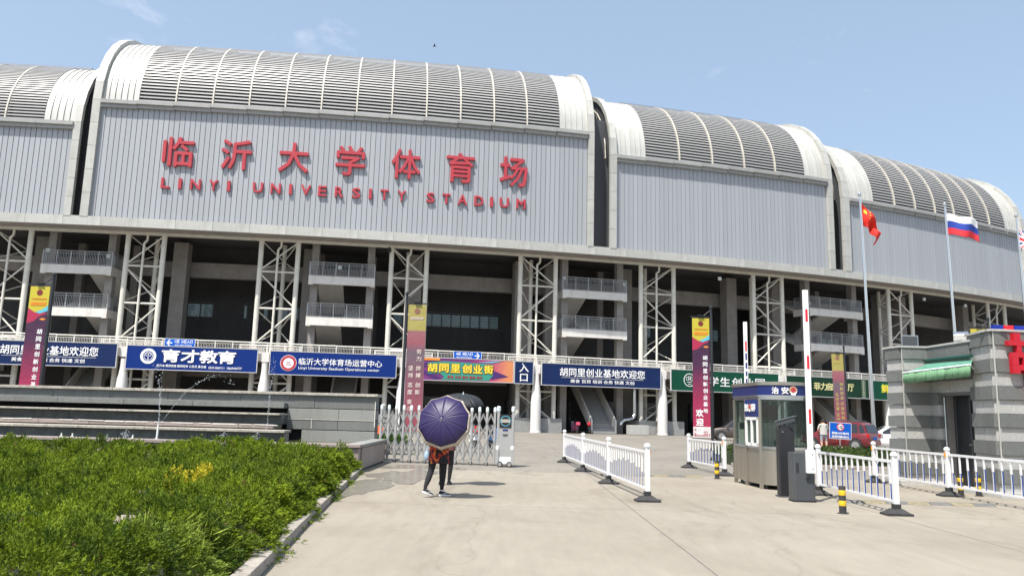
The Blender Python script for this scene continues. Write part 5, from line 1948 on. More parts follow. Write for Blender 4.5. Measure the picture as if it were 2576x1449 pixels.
# ================================================================== flags
def flag(label, x, y, top, kind):
    t = thing('flagpole', label, 'flagpole', (x, y, 0), 0, 'flagpoles behind the guard house')
    t.rotation_euler = (0, R(-.8), 0)
    MB().lathe([(.125, 0), (.12, 2), (.095, 6), (.075, 10), (.05, top - .1), (.05, top), (.10, top + .05), (.115, top + .14), (.08, top + .24), (.01, top + .27)], 14).build('pole', M_STAINL, t, smooth=True)
    nu, nv = 36, 24
    hst, fly = (1.35, 2.1)
    g_ = []
    for i in range(nu + 1):
        for j in range(nv + 1):
            u, v = i / nu, j / nv
            if kind == 'red':      # slack flag: gathered folds falling to the right
                xx = .08 + 1.15 * u ** .85 * (.50 + .5 * (1 - v)) + .22 * v * u
                zz = top - .45 - 1.30 * v * (1 - .42 * u) - 1.75 * u ** 1.15 + .10 * math.sin(v * 7 + u * 5) * u
                yy_ = .22 * math.sin(u * 9 + v * 5) * (.25 + u) + .2 * v * math.sin(u * 14)
            elif kind == 'tri':
                xx = .08 + fly * u * (1 - .03 * v) + .05 * v * u
                zz = top - .5 - hst * v - .42 * u ** 1.4 * (1.0 - .1 * v) + .05 * math.sin(u * 10)
                yy_ = .20 * math.sin(u * 7.5 + v * 1.2) * (.2 + u)
            else:
                xx = .08 + 1.7 * u * (.8 + .2 * v)
                zz = top - .75 - hst * v - .9 * u ** 1.2
                yy_ = .24 * math.sin(u * 9 + v * 2) * (.2 + u)
            g_.append((xx, yy_, zz))
    mb = MB()
    for i in range(nu):
        for j in range(nv):
            u, v = (i + .5) / nu, (j + .5) / nv
            c = 0
            if kind == 'red':
                c = 0
                du, dv = (u - .17) * 2.1, (v - .25) * 1.35
                if du * du + dv * dv < .018 or (abs((u - .36)) < .035 and (j % 4 == 1) and v < .5):
                    c = 1
            elif kind == 'tri':
                c = 0 if v < .333 else (1 if v < .667 else 2)
            else:
                a_, b_ = (u - .5) * 2, (v - .5) * 2
                c = 1
                if abs(abs(a_) - abs(b_)) < .28:
                    c = 0
                if abs(abs(a_) - abs(b_)) < .09:
                    c = 2
                if abs(a_) < .18 or abs(b_) < .30:
                    c = 0
                if abs(a_) < .11 or abs(b_) < .17:
                    c = 2
            mb.add([g_[i * (nv + 1) + j], g_[(i + 1) * (nv + 1) + j], g_[(i + 1) * (nv + 1) + j + 1], g_[i * (nv + 1) + j + 1]], [(0, 1, 2, 3)], c)
    ms = {'red': [mat('flag_red', (.62, .025, .015), .8), mat('flag_yellow', (.80, .60, .03), .8)],
          'tri': [mat('flag_white', (.80, .80, .80), .8), mat('flag_blue', (.02, .055, .32), .8), mat('flag_crimson', (.60, .03, .04), .8)],
          'uk': [MATS.get('flag_white') or mat('flag_white', (.80, .80, .80), .8), MATS.get('flag_navy') or mat('flag_navy', (.015, .03, .20), .8), MATS.get('flag_crimson') or mat('flag_crimson', (.60, .03, .04), .8)]}[kind]
    f = mb.build('flag_cloth', ms, t)
    bm = bmesh.new()
    bm.from_mesh(f.data)
    bmesh.ops.remove_doubles(bm, verts=bm.verts, dist=.0005)
    bmesh.ops.recalc_face_normals(bm, faces=bm.faces)
    bm.to_mesh(f.data)
    bm.free()
    f.data.polygons.foreach_set('use_smooth', [True] * len(f.data.polygons))
    f.modifiers.new('thick', 'SOLIDIFY').thickness = .006
    MB().cyl((.06, -.09, 1), (.05, -.05, top), .008, n=5).build('halyard', M_GATEC, t)
    return t


flag('steel flagpole with a limp red flag, leftmost of the three', 21.75, 47.0, 15.5, 'red')
flag('steel flagpole with a white, blue and red striped flag, middle of the three', 28.05, 48.8, 15.5, 'tri')
flag('steel flagpole with a red, white and blue crossed flag at the picture edge', 34.1, 51.0, 15.5, 'uk')

# ================================================================== parked vehicles
def car(label, name, loc, rz, paint, kind='suv', plate=False):
    t = thing(name, label, 'car', loc, rz, 'cars parked behind the booth and the hedge')
    if kind == 'suv':
        stn = [(-2.0, .74, .52, .78), (-1.97, .80, .36, .95), (-1.85, .84, .27, 1.02), (-1.3, .86, .24, 1.0), (0, .87, .22, .97), (1.05, .86, .23, .95), (1.6, .83, .27, .88), (1.9, .76, .34, .78), (2.02, .62, .42, .66)]
        cab = [(-1.92, .98), (-1.72, 1.45), (-1.45, 1.60), (-.2, 1.64), (.30, 1.58), (1.12, .95)]
        wr, wx = .335, (-1.28, 1.25)
    else:
        stn = [(-2.25, .70, .50, .80), (-2.2, .78, .36, .96), (-1.6, .85, .25, 1.0), (-1.2, .87, .22, .95), (0, .88, .20, .93), (1.1, .87, .21, .90), (1.7, .84, .26, .82), (2.1, .76, .33, .70), (2.25, .6, .42, .6)]
        cab = [(-1.85, .98), (-1.15, 1.36), (-.7, 1.45), (.1, 1.46), (.45, 1.38), (1.25, .91)]
        wr, wx = .32, (-1.36, 1.36)
    rings = []
    for x, w, zl, zb_ in stn:
        half = [(w * .86, zl), (w * .97, zl + .10), (w, zl + (zb_ - zl) * .45), (w * .985, zb_ - .08), (w * .93, zb_), (w * .55, zb_ + .035)]
        rings.append([(x, y_, z_) for y_, z_ in half] + [(x, -y_, z_) for y_, z_ in reversed(half)])
    body = MB().loft(rings).build('body', paint, t, smooth=True, bevel=0)
    wb, wt = .80, .60
    hts = [c[1] for c in cab]
    z0, z1 = min(hts), max(hts)
    half_w = lambda z: wb + (wt - wb) * ((z - z0) / (z1 - z0)) ** 1.3
    rg = [[(x, half_w(z), z) for x, z in cab], [(x, half_w(z) * .6, z + .012) for x, z in cab], [(x, -half_w(z) * .6, z + .012) for x, z in cab], [(x, -half_w(z), z) for x, z in cab]]
    cabin = MB().loft(rg).build('cabin', paint, t, smooth=True)

    def quad(p, name_, m=M_GLASSD, lift=.012, par=cabin):
        p = [Vector(q) for q in p]
        n_ = (p[1] - p[0]).cross(p[2] - p[0]).normalized()
        c_ = sum(p, Vector()) / len(p)
        if n_.dot(c_ - Vector((0, 0, .8))) < 0:
            n_ = -n_
        return MB().extrude([q + n_ * lift for q in p], -n_ * .02).build(name_, m, par)

    def side(pts, s_):
        return [(x, s_ * (half_w(z) + .004), z) for x, z in pts]
    k = cab
    zr = lambda a, f: k[a][1] * (1 - f) + k[a + 1][1] * f
    for s_ in (-1, 1):
        zt, zb_ = z1 - .10, z0 + .06
        quad(side([(-.55, zb_), (.88, zb_ - .0), (.26, zt - .02), (-.55, zt)], s_), 'side_window')
        quad(side([(-1.42, zb_), (-.65, zb_), (-.65, zt), (-1.32, zt - .04)], s_), 'side_window')
        if kind == 'suv':
            quad(side([(-1.82, zb_ + .02), (-1.5, zb_), (-1.42, zt - .05), (-1.64, zt - .10)], s_), 'side_window')
        for x in wx:
            w_ = MB().cyl((x, s_ * .66, wr), (x, s_ * .885, wr), wr, n=24).build('wheel', M_RUBBER, t, smooth=True)
            MB().cyl((x, s_ * .88, wr), (x, s_ * .895, wr), wr * .64, n=16).build('rim', M_STAINL, w_, smooth=True)
            MB().cyl((x, s_ * .70, wr + .02), (x, s_ * .872, wr + .02), wr * 1.16, n=24).build('wheel_arch', M_CABB, t)
        MB().box((.78, s_ * .93, 1.0), (.12, .18, .13)).build('mirror', paint, t, bevel=.03)
        for x in (-.35, .55):
            MB().box((x - .35, s_ * .872, .80), (.17, .03, .035)).build('door_handle', paint, t)
        MB().box((.12, s_ * .868, .62), (.012, .012, .62)).box((-.62, s_ * .868, .62), (.012, .012, .62)).build('door_seam', M_CABB, t)
        tl = MB().box((stn[1][0] + .07, s_ * .70, .86), (.22, .22, .26)).build('tail_light', mat('tail_red', (.45, .01, .015), .2), t, bevel=.03)
        MB().box((stn[-2][0] - .02, s_ * .6, .70), (.2, .26, .14)).build('headlight', M_STAINL, t, bevel=.03)
    f_ = .92
    a_, b_ = k[-1], k[-2]
    quad([(a_[0] - .05, half_w(a_[1]) * .9, a_[1] + .05), (a_[0] - .05, -half_w(a_[1]) * .9, a_[1] + .05), (b_[0] + .04, -half_w(b_[1]) * .88, b_[1] - .02), (b_[0] + .04, half_w(b_[1]) * .88, b_[1] - .02)], 'windscreen', lift=.02)
    a_, b_ = k[0], k[1]
    quad([(a_[0] + .03, half_w(a_[1]) * .88, a_[1] + .06), (a_[0] + .03, -half_w(a_[1]) * .88, a_[1] + .06), (b_[0] - .02, -half_w(b_[1]) * .9, b_[1] + .02), (b_[0] - .02, half_w(b_[1]) * .9, b_[1] + .02)], 'rear_window', lift=.025)
    MB().box((stn[0][0] + .12, 0, .46), (.30, 1.56, .20)).build('rear_bumper', paint, t, bevel=.05)
    MB().box((stn[-1][0] - .12, 0, .44), (.30, 1.40, .18)).build('front_bumper', paint, t, bevel=.05)
    pl2 = MB().box((stn[0][0] - .02, 0, .74), (.02, .46, .15)).build('number_plate', M_DIRB, t)
    if kind == 'suv':
        for s_ in (-1, 1):
            MB().tube([(-1.35, s_ * .55, 1.62), (-1.25, s_ * .55, 1.68), (.05, s_ * .55, 1.69), (.2, s_ * .55, 1.62)], .018, 6).build('roof_rail', M_CAB, t)
    return t


M_CRED = mat('car_red', (.15, .012, .016), .28, .1, coat=.8)
M_CBR = mat('car_brown', (.085, .066, .055), .3, .4, coat=.8)
M_CWH = mat('car_white', (.78, .78, .78), .3, coat=.8)
car('dark red small offroad car seen from behind, parked beyond the hedge', 'red_car', (19.1, 45.6, 0), R(132), M_CRED)
car('brown offroad car parked left of the police booth, seen from its side', 'brown_car', (17.2, 59.5, 0), R(172), M_CBR)
car('white saloon car half hidden behind the guard house', 'white_car', (23.3, 48.0, 0), R(166), M_CWH, 'sedan')


# ================================================================== people
def figure(name, label, loc, joints, links, mats, rule, extra=0):
    """one continuous body grown over a skeleton; joints: name -> (x, y, z, radius)"""
    t = thing(name, label, 'person', loc)
    names = list(joints)
    me = bpy.data.meshes.new('skeleton')
    me.from_pydata([joints[k][:3] for k in names], [(names.index(a), names.index(b)) for a, b in links], [])
    so_ = bpy.data.objects.new('skeleton', me)
    COL.objects.link(so_)
    sk_ = so_.modifiers.new('skin', 'SKIN')
    sk_.use_smooth_shade = True
    for i, k in enumerate(names):
        sv = me.skin_vertices[0].data[i]
        r_ = joints[k][3]
        sv.radius = r_ if isinstance(r_, tuple) else (r_, r_)
        sv.use_root = (i == 0)
    sb = so_.modifiers.new('sub', 'SUBSURF')
    sb.levels = sb.render_levels = 2
    dg = bpy.context.evaluated_depsgraph_get()
    bm_ = bpy.data.meshes.new_from_object(so_.evaluated_get(dg))
    bpy.data.objects.remove(so_)
    bm_.materials.clear()
    for m in mats:
        bm_.materials.append(m)
    for p_ in bm_.polygons:
        p_.material_index = rule(p_.center)
        p_.use_smooth = True
    bm_.name = 'body'
    obj('body', bm_, t)
    return t


def hand(j, links, wrist, base, d, side_v, s_=1.0):
    """palm and five curled fingers"""
    w = Vector(base)
    d = Vector(d).normalized()
    sv = Vector(side_v).normalized()
    nrm_ = d.cross(sv)
    pk = wrist + '_palm'
    j[pk] = (*(w + d * .045 * s_), .026 * s_)
    links.append((wrist, pk))
    for i, (o_, l_) in enumerate(((-.028, .062), (-.009, .072), (.010, .068), (.028, .052))):
        a_, b_, c_ = f'{wrist}_f{i}a', f'{wrist}_f{i}b', f'{wrist}_f{i}c'
        j[a_] = (*(w + d * .085 * s_ + sv * o_ * s_), .0095 * s_)
        j[b_] = (*(w + d * (.085 + l_ * .55) * s_ + sv * o_ * s_ + nrm_ * .022 * s_), .0088 * s_)
        j[c_] = (*(w + d * (.085 + l_ * .7) * s_ + sv * o_ * s_ + nrm_ * .055 * s_), .008 * s_)
        links += [(pk, a_), (a_, b_), (b_, c_)]
    a_, b_ = f'{wrist}_ta', f'{wrist}_tb'
    j[a_] = (*(w + d * .04 * s_ - sv * .045 * s_ + nrm_ * .01), .010 * s_)
    j[b_] = (*(w + d * .075 * s_ - sv * .055 * s_ + nrm_ * .03), .009 * s_)
    links += [(pk, a_), (a_, b_)]


def face(t, c, fwd, r_=.1):
    """hair, ears, eyes, nose and mouth set on the head"""
    fwd = Vector(fwd).normalized()
    rtv = fwd.cross(Vector((0, 0, 1))).normalized()
    c = Vector(c)
    upv = Vector((0, 0, 1))
    hm = MB()
    rg = []
    for i in range(9):
        th = R(4 + 112 * i / 8)
        rg.append([c - fwd * .018 + (rtv * math.cos(a) * .98 + fwd * math.sin(a) * (.85 if math.sin(a) > 0 and th > R(60) else 1.12)) * (r_ * 1.10 * math.sin(th)) + upv * (r_ * 1.22 * math.cos(th) + .02) for a in [2 * math.pi * q / 18 for q in range(18)]])
    hm.loft(rg)
    hm.build('hair', M_HAIR, t, smooth=True)
    ft = MB()
    for s_ in (-1, 1):
        ft.box(c + rtv * s_ * r_ * 1.0 + upv * -.01, (.025, .03, .05))
    ft.box(c + fwd * (r_ + .012) + upv * -.02, (.025, .035, .04)).build('ears_and_nose', M_SKIN, t, smooth=True)
    ey = MB()
    for s_ in (-1, 1):
        ey.box(c + fwd * (r_ * .94) + rtv * s_ * .035 + upv * .008, (.02, .012, .01))
    ey.box(c + fwd * (r_ * .92) + upv * -.058, (.035, .012, .008)).build('eyes_and_mouth', M_HAIR, t)


def shoe(t, heel, toe, lift, mb_up, m_sole, name='shoe'):
    """sneaker between heel and toe: sole, upper with an ankle opening, a white tick on the side"""
    heel, toe = Vector(heel), Vector(toe)
    d = (toe - heel)
    L = d.length
    d.normalize()
    s_ = d.cross(Vector((0, 0, 1))).normalized()
    u_ = s_.cross(d)
    rg = []
    for f, w, h0, h1 in ((-.04, .028, .004, .03), (.06, .040, 0, .038), (.35, .038, 0, .032), (.7, .046, 0, .028), (.92, .038, .004, .028), (1.04, .016, .014, .028)):
        c = heel + d * L * f
        rg.append([c + s_ * w + u_ * h0, c + s_ * w + u_ * h1, c - s_ * w + u_ * h1, c - s_ * w + u_ * h0])
    so_ = MB().loft(rg).build(name, m_sole, t, smooth=True)
    rg = []
    for f, w, h in ((-.02, .030, .085), (.10, .038, .095), (.30, .037, .092), (.5, .040, .075), (.75, .043, .056), (.95, .030, .042), (1.0, .012, .032)):
        c = heel + d * L * f
        rg.append([c + s_ * w + u_ * .026, c + s_ * w * .96 + u_ * h * .72, c + s_ * w * .5 + u_ * h, c - s_ * w * .5 + u_ * h, c - s_ * w * .96 + u_ * h * .72, c - s_ * w + u_ * .026])
    MB().loft(rg).build('upper', mb_up, so_, smooth=True)
    if m_sole is M_SOLE:
        tk = MB()
        for q in (-1, 1):
            pts = []
            for f, h in ((.25, .060), (.42, .040), (.80, .066), (.46, .052)):
                pts.append(heel + d * L * f + s_ * q * .045 + u_ * h)
            tk.extrude(pts, s_ * q * .004)
        tk.build('side_mark', M_SOLE, so_)


def umbrella(name, label, centre, axis, r_, depth, n, m, m_border, hand_at, group='umbrellas held by the two walkers'):
    t = thing(name, label, 'umbrella', centre, 0, group)
    ax = Vector(axis).normalized()
    q = ax.to_track_quat('Z', 'Y').to_matrix()
    inner = .80 if m_border else 1.0

    def pt(a, f, sag):
        """f: 0 at the tip, 1 at the rim"""
        rad = r_ * math.sin(f * math.pi / 2 * .92) / math.sin(math.pi / 2 * .92)
        z = depth * (1 - f ** 1.9)
        k_ = 1 - sag * f ** 1.4
        return q @ Vector((rad * k_ * math.cos(a), rad * k_ * math.sin(a), z - sag * .10 * f))
    for i in range(n):
        a0, a1 = 2 * math.pi * i / n + .3, 2 * math.pi * (i + 1) / n + .3
        for nm, f0, f1, mm_ in (('canopy_panel', 0.0, inner, m), ('border_panel', inner, 1.0, m_border)):
            if mm_ is None:
                continue
            mb = MB()
            na, nf = 6, (10 if nm == 'canopy_panel' else 2)
            vs_ = []
            for b in range(nf + 1):
                f = f0 + (f1 - f0) * b / nf
                for a in range(na + 1):
                    w = a / na
                    sag = .075 * math.sin(math.pi * w)
                    vs_.append(pt(a0 + (a1 - a0) * w, max(f, .002), sag))
            mb.add(vs_, [(b * (na + 1) + a, b * (na + 1) + a + 1, (b + 1) * (na + 1) + a + 1, (b + 1) * (na + 1) + a) for b in range(nf) for a in range(na)])
            o = mb.build(nm, mm_, t, smooth=True)
            o.modifiers.new('thick', 'SOLIDIFY').thickness = .003
        rb = [pt(a0, f, 0) - ax * .012 for f in (.02, .25, .5, .75, 1.0)]
        MB().tube(rb, .003, 5).build('rib', M_STAINL, t)
    h_ = Vector(hand_at) - Vector(centre)
    MB().cyl(ax * (depth + .05), h_, .007, n=8).build('shaft', M_STAINL, t)
    MB().cyl(h_ + ax * .10, h_ - ax * .06, .014, n=10).build('handle', M_CABB, t)
    MB().lathe([(.016, 0), (.014, .02), (.006, .05), (.002, .06)], 10).build('ferrule', M_GATEC, t, smooth=True).matrix_basis = Matrix.Translation(ax * (depth - .005)) @ q.to_4x4()
    return t


def floral(name):
    m = bpy.data.materials.new(name)
    m.use_nodes = True
    t = m.node_tree
    tcn = t.nodes.new('ShaderNodeTexCoord')
    nz = t.nodes.new('ShaderNodeTexNoise')
    nz.inputs['Scale'].default_value = 6.5
    nz.inputs['Detail'].default_value = 2
    nz.inputs['Distortion'].default_value = 1.2
    rp = t.nodes.new('ShaderNodeValToRGB')
    e = rp.color_ramp.elements
    e[0].position, e[0].color = .50, (.012, .010, .012, 1)
    e[1].position, e[1].color = .66, (.55, .20, .03, 1)
    x_ = e.new(.53)
    x_.color = (.26, .014, .012, 1)
    x_ = e.new(.60)
    x_.color = (.42, .03, .012, 1)
    t.links.new(tcn.outputs['Object'], nz.inputs['Vector'])
    t.links.new(nz.outputs['Fac'], rp.inputs['Fac'])
    t.links.new(rp.outputs['Color'], t.nodes['Principled BSDF'].inputs['Base Color'])
    t.nodes['Principled BSDF'].inputs['Roughness'].default_value = .85
    return m


def plaid(name):
    m = bpy.data.materials.new(name)
    m.use_nodes = True
    t = m.node_tree
    ch = t.nodes.new('ShaderNodeTexChecker')
    ch.inputs['Scale'].default_value = 22
    ch.inputs['Color1'].default_value = (.55, .56, .58, 1)
    ch.inputs['Color2'].default_value = (.03, .045, .10, 1)
    tcn = t.nodes.new('ShaderNodeTexCoord')
    t.links.new(tcn.outputs['Object'], ch.inputs['Vector'])
    t.links.new(ch.outputs['Color'], t.nodes['Principled BSDF'].inputs['Base Color'])
    t.nodes['Principled BSDF'].inputs['Roughness'].default_value = .85
    return m


# first walker, seen from behind under the violet umbrella
j = {'pelvis': (.02, .05, .90, (.135, .105)), 'waist': (.02, .05, 1.05, (.125, .095)), 'chest': (.03, .06, 1.22, (.145, .105)), 'collar': (.03, .06, 1.35, (.09, .075)), 'neck': (.035, .075, 1.42, .048),
     'jaw': (.045, .10, 1.48, .062), 'head': (.045, .09, 1.55, .082), 'crown': (.045, .085, 1.61, .06),
     'hipL': (-.07, .03, .84, .098), 'thighL': (-.09, .01, .66, .088), 'kneeL': (-.115, -.02, .47, .064), 'calfL': (-.155, -.09, .33, .062), 'ankL': (-.205, -.165, .17, .036), 'footL': (-.15, -.13, .11, .03),
     'hipR': (.10, .06, .84, .098), 'thighR': (.105, .09, .66, .088), 'kneeR': (.11, .115, .46, .064), 'calfR': (.10, .11, .32, .062), 'ankR': (.09, .12, .11, .036), 'footR': (.14, .145, .06, .03),
     'shL': (-.13, .08, 1.33, .058), 'elL': (-.20, .10, 1.08, .042), 'wrL': (-.16, .22, .92, .028), 'shR': (.19, .04, 1.33, .058), 'elR': (.30, .10, 1.12, .042), 'wrR': (.245, .06, 1.17, .028)}
lk = [('pelvis', 'waist'), ('waist', 'chest'), ('chest', 'collar'), ('collar', 'neck'), ('neck', 'jaw'), ('jaw', 'head'), ('head', 'crown'),
      ('pelvis', 'hipL'), ('hipL', 'thighL'), ('thighL', 'kneeL'), ('kneeL', 'calfL'), ('calfL', 'ankL'), ('ankL', 'footL'),
      ('pelvis', 'hipR'), ('hipR', 'thighR'), ('thighR', 'kneeR'), ('kneeR', 'calfR'), ('calfR', 'ankR'), ('ankR', 'footR'),
      ('collar', 'shL'), ('shL', 'elL'), ('elL', 'wrL'), ('collar', 'shR'), ('shR', 'elR'), ('elR', 'wrR')]
hand(j, lk, 'wrL', (-.16, .22, .92), (.1, .3, -.9), (1, 0, 0), .9)
hand(j, lk, 'wrR', (.245, .06, 1.17), (-.5, .2, .4), (0, .3, 1), .9)
M_FLOR = floral('floral_cloth')


def rule1(c):
    if c.z > 1.39 or (abs(c.x) > .24 and c.z < 1.2) or (c.y > .17 and .75 < c.z < .98 and c.x < 0):
        return 2
    if c.z > .80:
        return 1
    return 0 if c.z > .155 or c.x > 0 and c.z > .12 else 3


W1 = (-1.34, 15.27, 0)
p1 = figure('person', 'walker in floral orange top and black leggings under the violet umbrella', W1, j, lk, [M_CLOTHB, M_FLOR, M_SKIN, M_SOCK], rule1)
face(p1, (.045, .095, 1.545), (.5, .85, 0), .085)
# loose hem of the long top
rg = []
for z, w, d_ in ((1.12, .150, .115), (1.0, .17, .135), (.88, .185, .15), (.78, .195, .158), (.68, .20, .165), (.62, .205, .17)):
    rg.append([(.02 + w * math.cos(a) * (1 + .03 * math.sin(5 * a)), .05 + d_ * math.sin(a) * (1 + .03 * math.sin(5 * a)), z + .02 * math.sin(3 * a) * (1.15 - z)) for a in [2 * math.pi * q / 20 for q in range(20)]])
MB().loft(rg, caps=False).build('long_top', M_FLOR, p1, smooth=True)
shoe(p1, (-.235, -.185, .085), (-.06, -.075, .012), .1, M_CLOTHB, M_SOLE)
shoe(p1, (.05, .10, .006), (.26, .165, .004), 0, M_CLOTHB, M_SOLE)
bg_ = thing('plastic_bag', 'small pale blue bag hanging from the first walker beside her hip', 'bag', (-1.56, 15.40, .66))
MB().lathe([(.03, 0), (.05, .03), (.055, .09), (.04, .15), (.015, .20), (.01, .26)], 14).build('bag_body', mat('bag_blue', (.30, .42, .55), .5, var=.2, scale=14), bg_, smooth=True)
umbrella('umbrella', 'violet umbrella with beige border held towards the camera', (-1.21, 14.95, 1.40), (-.15, -.94, .29), .535, .25, 10,
         mat('umbrella_violet', (.021, .013, .066), .45, spec=.5), mat('umbrella_beige', (.42, .36, .29), .7), (W1[0] + .225, W1[1] + .07, 1.19))

# second walker, mostly hidden
j = {'pelvis': (0, 0, .92, (.14, .11)), 'waist': (0, 0, 1.07, (.125, .1)), 'chest': (0, 0, 1.25, (.15, .11)), 'collar': (0, 0, 1.38, (.09, .075)), 'neck': (0, .01, 1.45, .05), 'jaw': (0, .03, 1.51, .064),
     'head': (0, .02, 1.58, .085), 'crown': (0, .015, 1.64, .06),
     'hipL': (-.09, 0, .86, .1), 'kneeL': (-.10, -.03, .48, .06), 'calfL': (-.10, -.06, .33, .056), 'ankL': (-.10, -.08, .09, .036), 'footL': (-.09, -.0, .05, .03),
     'hipR': (.09, 0, .86, .1), 'kneeR': (.10, .05, .48, .06), 'calfR': (.09, .04, .33, .056), 'ankR': (.07, .03, .09, .036), 'footR': (.08, .11, .05, .03),
     'shL': (-.17, 0, 1.36, .06), 'elL': (-.24, .03, 1.10, .044), 'wrL': (-.2, .16, .95, .03), 'shR': (.17, 0, 1.36, .06), 'elR': (.25, .06, 1.13, .044), 'wrR': (.16, .2, 1.25, .03)}
lk = [('pelvis', 'waist'), ('waist', 'chest'), ('chest', 'collar'), ('collar', 'neck'), ('neck', 'jaw'), ('jaw', 'head'), ('head', 'crown'), ('pelvis', 'hipL'), ('hipL', 'kneeL'), ('kneeL', 'calfL'), ('calfL', 'ankL'), ('ankL', 'footL'),
      ('pelvis', 'hipR'), ('hipR', 'kneeR'), ('kneeR', 'calfR'), ('calfR', 'ankR'), ('ankR', 'footR'), ('collar', 'shL'), ('shL', 'elL'), ('elL', 'wrL'), ('collar', 'shR'), ('shR', 'elR'), ('elR', 'wrR')]
hand(j, lk, 'wrL', (-.2, .16, .95), (.1, .3, -.9), (1, 0, 0), .9)
hand(j, lk, 'wrR', (.16, .2, 1.25), (-.3, .2, .6), (0, .3, 1), .9)
M_COAT = mat('brown_cloth', (.15, .06, .05), .85, var=.1, scale=10)
W2 = (-1.36, 17.75, 0)
p2 = figure('person', 'walker in brown top and black leggings, half hidden behind the violet umbrella', W2, j, lk, [M_CLOTHB, M_COAT, M_SKIN], lambda c: 2 if c.z > 1.43 or (c.y > .14 and c.z > .8) else (1 if c.z > .82 else 0))
face(p2, (0, .025, 1.575), (.1, 1, 0), .087)
rg = []
for z, w, d_ in ((1.15, .155, .12), (1.0, .175, .14), (.86, .195, .155), (.76, .20, .16)):
    rg.append([(w * math.cos(a), d_ * math.sin(a), z + .01 * math.sin(3 * a)) for a in [2 * math.pi * q / 20 for q in range(20)]])
MB().loft(rg, caps=False).build('long_top', M_COAT, p2, smooth=True)
shoe(p2, (-.11, -.12, .006), (-.09, .12, .004), 0, M_CLOTHB, M_RUBBER)
shoe(p2, (.065, -.01, .006), (.09, .23, .004), 0, M_CLOTHB, M_RUBBER)
umbrella('umbrella', 'black umbrella rising behind the violet one', (-1.04, 17.62, 1.80), (.06, -.20, .97), .50, .20, 8, mat('umbrella_black', (.018, .020, .022), .55), None, (W2[0] + .15, W2[1] + .2, 1.27))

# man in a grey shirt beside the red car
j = {'pelvis': (0, 0, .95, (.16, .12)), 'waist': (0, 0, 1.10, (.165, .125)), 'chest': (0, .02, 1.30, (.18, .125)), 'collar': (0, .03, 1.43, (.11, .085)), 'neck': (.02, .06, 1.50, .056), 'jaw': (.03, .10, 1.55, .068), 'head': (.03, .09, 1.62, .09), 'crown': (.03, .08, 1.69, .065),
     'hipL': (-.10, 0, .90, .11), 'kneeL': (-.13, .02, .50, .068), 'calfL': (-.135, -.02, .34, .062), 'ankL': (-.14, -.03, .09, .04), 'footL': (-.14, .07, .05, .034),
     'hipR': (.10, 0, .90, .11), 'kneeR': (.13, .02, .50, .068), 'calfR': (.135, -.02, .34, .062), 'ankR': (.14, -.03, .09, .04), 'footR': (.14, .07, .05, .034),
     'shL': (-.21, .02, 1.41, .068), 'elL': (-.29, .06, 1.12, .048), 'wrL': (-.16, .28, 1.06, .032), 'shR': (.21, .02, 1.41, .068), 'elR': (.28, .08, 1.13, .048), 'wrR': (.14, .28, 1.08, .032)}
hand(j, lk2 := [l for l in lk if '_' not in l[0] + l[1]], 'wrL', (-.16, .28, 1.06), (.6, .6, 0), (0, 0, 1))
hand(j, lk2, 'wrR', (.14, .28, 1.08), (-.6, .6, 0), (0, 0, 1))
M_TEE = mat('grey_shirt', (.42, .42, .39), .85)
p3 = figure('person', 'man in pale grey shirt and checked shorts beside the red car', (17.62, 44.2, 0), j, lk2, [M_SKIN, M_TEE, plaid('plaid_cloth')], lambda c: 0 if c.z > 1.46 or c.z < .52 or (c.y > .13 and c.z > 1.0) or (abs(c.x) > .245 and c.z < 1.22) else (1 if c.z > .93 else 2))
face(p3, (.03, .09, 1.615), (.3, 1, 0), .092)
shoe(p3, (-.14, -.09, .006), (-.145, .17, .004), 0, M_CLOTHB, M_RUBBER)
shoe(p3, (.14, -.09, .006), (.145, .17, .004), 0, M_CLOTHB, M_RUBBER)
rg = []
for z, w, d_ in ((1.30, .19, .14), (1.1, .20, .15), (.95, .205, .155), (.88, .21, .158)):
    rg.append([(w * math.cos(a), d_ * math.sin(a), z) for a in [2 * math.pi * q / 20 for q in range(20)]])
MB().loft(rg, caps=False).build('shirt_hem', M_TEE, p3, smooth=True)

# ================================================================== scooters, shrub, bird
def scooter(label, loc, rz, m, m2):
    t = thing('scooter', label, 'scooter', loc, rz, 'parked electric scooters')
    for x in (-.55, .60):
        w = MB().cyl((x, -.045, .22), (x, .045, .22), .22, n=18).build('wheel', M_RUBBER, t, smooth=True)
        MB().cyl((x, -.05, .22), (x, .05, .22), .12, n=12).build('hub', M_STAINL, w)
    MB().extrude([(-.75, -.13, .38), (-.70, -.13, .68), (-.05, -.13, .66), (.0, -.13, .32), (.35, -.13, .28), (.42, -.13, .22), (-.2, -.13, .22), (-.35, -.13, .34)], (0, .26, 0)).build('body', m, t, bevel=.04)
    MB().extrude([(.36, -.17, .26), (.46, -.17, .26), (.62, -.17, .92), (.52, -.17, .94)], (0, .34, 0)).build('front_shield', m, t, bevel=.03)
    MB().box((-.38, 0, .74), (.66, .26, .12)).build('seat', M_CLOTHB, t, bevel=.04)
    MB().cyl((.60, 0, .22), (.50, 0, 1.02), .03, n=8).cyl((.48, -.33, 1.04), (.48, .33, 1.04), .018, n=8).build('handlebar', M_CABB, t)
    MB().box((.60, 0, .96), (.14, .2, .14)).build('headlamp', M_STAINL, t, bevel=.03)
    for s_ in (-1, 1):
        MB().cyl((.47, s_ * .22, 1.05), (.42, s_ * .27, 1.22), .008, n=5).box((.42, s_ * .28, 1.25), (.02, .11, .07)).build('mirror', M_CABB, t)
    MB().box((-.82, 0, .86), (.30, .32, .28)).build('luggage_box', m2, t, bevel=.03)
    return t


def paintm(n_, c):
    return mat('scooter_' + n_, c, .35, coat=.5)


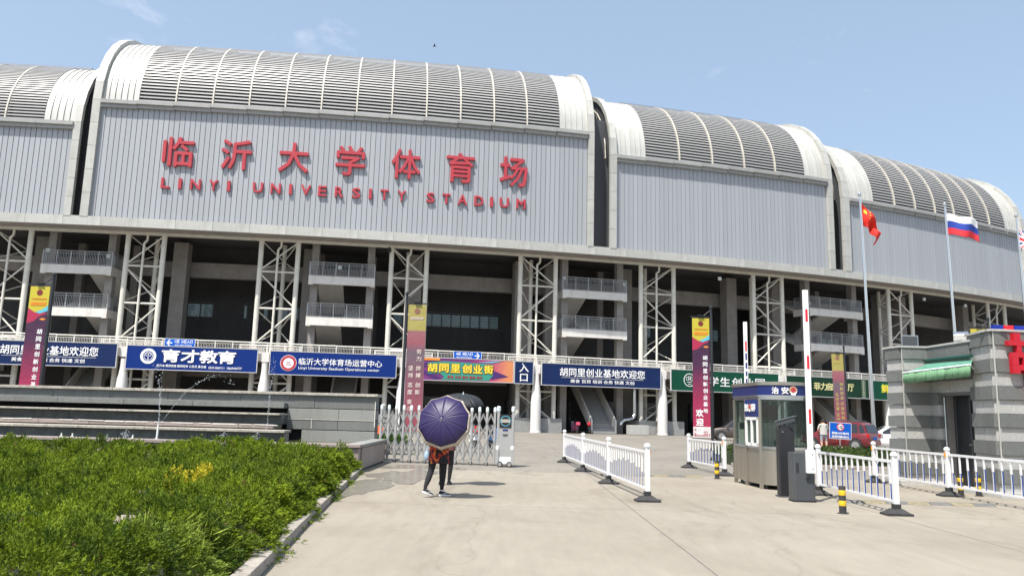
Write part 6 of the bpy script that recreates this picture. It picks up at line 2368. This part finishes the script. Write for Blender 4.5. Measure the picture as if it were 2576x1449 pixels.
scooter('orange scooter seen through the left end of the folding gate', (-5.75, 34.0, 0), R(70), paintm('orange', (.65, .10, .02)), paintm('pink', (.65, .08, .16)))
scooter('white and red scooter seen through the right part of the folding gate', (-1.55, 36.0, 0), R(100), paintm('white', (.7, .7, .72)), paintm('redp', (.5, .02, .03)))
scooter('blue scooter seen through the folding gate next to its motor head', (-.75, 36.4, 0), R(85), paintm('blue', (.10, .22, .45)), paintm('dark', (.05, .05, .06)))
q = P(5.9, .9, 0)
scooter('dark scooter with pink box under the stair landing, left one', q, R(105), paintm('plum', (.12, .02, .06)), paintm('pink', (.65, .08, .16)))
q = P(7.3, .7, 0)
scooter('dark scooter with red lamp under the stair landing, right one', q, R(80), paintm('black', (.02, .02, .022)), paintm('redp', (.5, .02, .03)))


def shrub_h(cx_, cy_, r_, h):
    def f(x, y):
        d = np.clip(1 - np.hypot(x - cx_, y - cy_) / r_, 0, 1)
        return np.maximum(.05, h * np.sqrt(1 - (1 - d) ** 2)), d
    return f


pts_ = np.stack([-4.4 + .75 * rng.normal(0, .42, 900), 29.5 + .6 * rng.normal(0, .42, 900)], 1)
sh_ = juniper('shrub_foliage', '', pts_, shrub_h(-4.4, 29.5, .9, .72), 8, .16, lambda x, y, h, r: np.array([.06, .13, .02]) * r.uniform(.6, 1.5, (len(x), 1)), 21, M_JUN)
sroot = thing('shrub', 'bright green shrub behind the left end of the folding gate', 'shrub', (0, 0, 0))
sh_.parent = sroot
MB().cyl((-4.4, 29.5, 0), (-4.4, 29.5, .4), .05, .02, 8).build('stem', M_SHADE_STEM, sroot)

bd = thing('bird', 'tiny dark bird gliding high above the stadium roof', 'bird', (-5.15, 45, 23.75), .3)
bd.scale = (.7, .7, .7)
MB().lathe([(.005, -.16), (.03, -.10), (.045, 0), (.03, .10), (.012, .16)], 8).build('body', M_CABB, bd, smooth=True).rotation_euler = (0, R(90), 0)
MB().extrude([(.05, 0, .02), (-.06, 0, .02), (-.10, .30, .07), (-.02, .32, .07)], (0, 0, .008)).extrude([(.05, 0, .02), (-.06, 0, .02), (-.10, -.30, .07), (-.02, -.32, .07)], (0, 0, .008)).build('wings', M_CABB, bd)
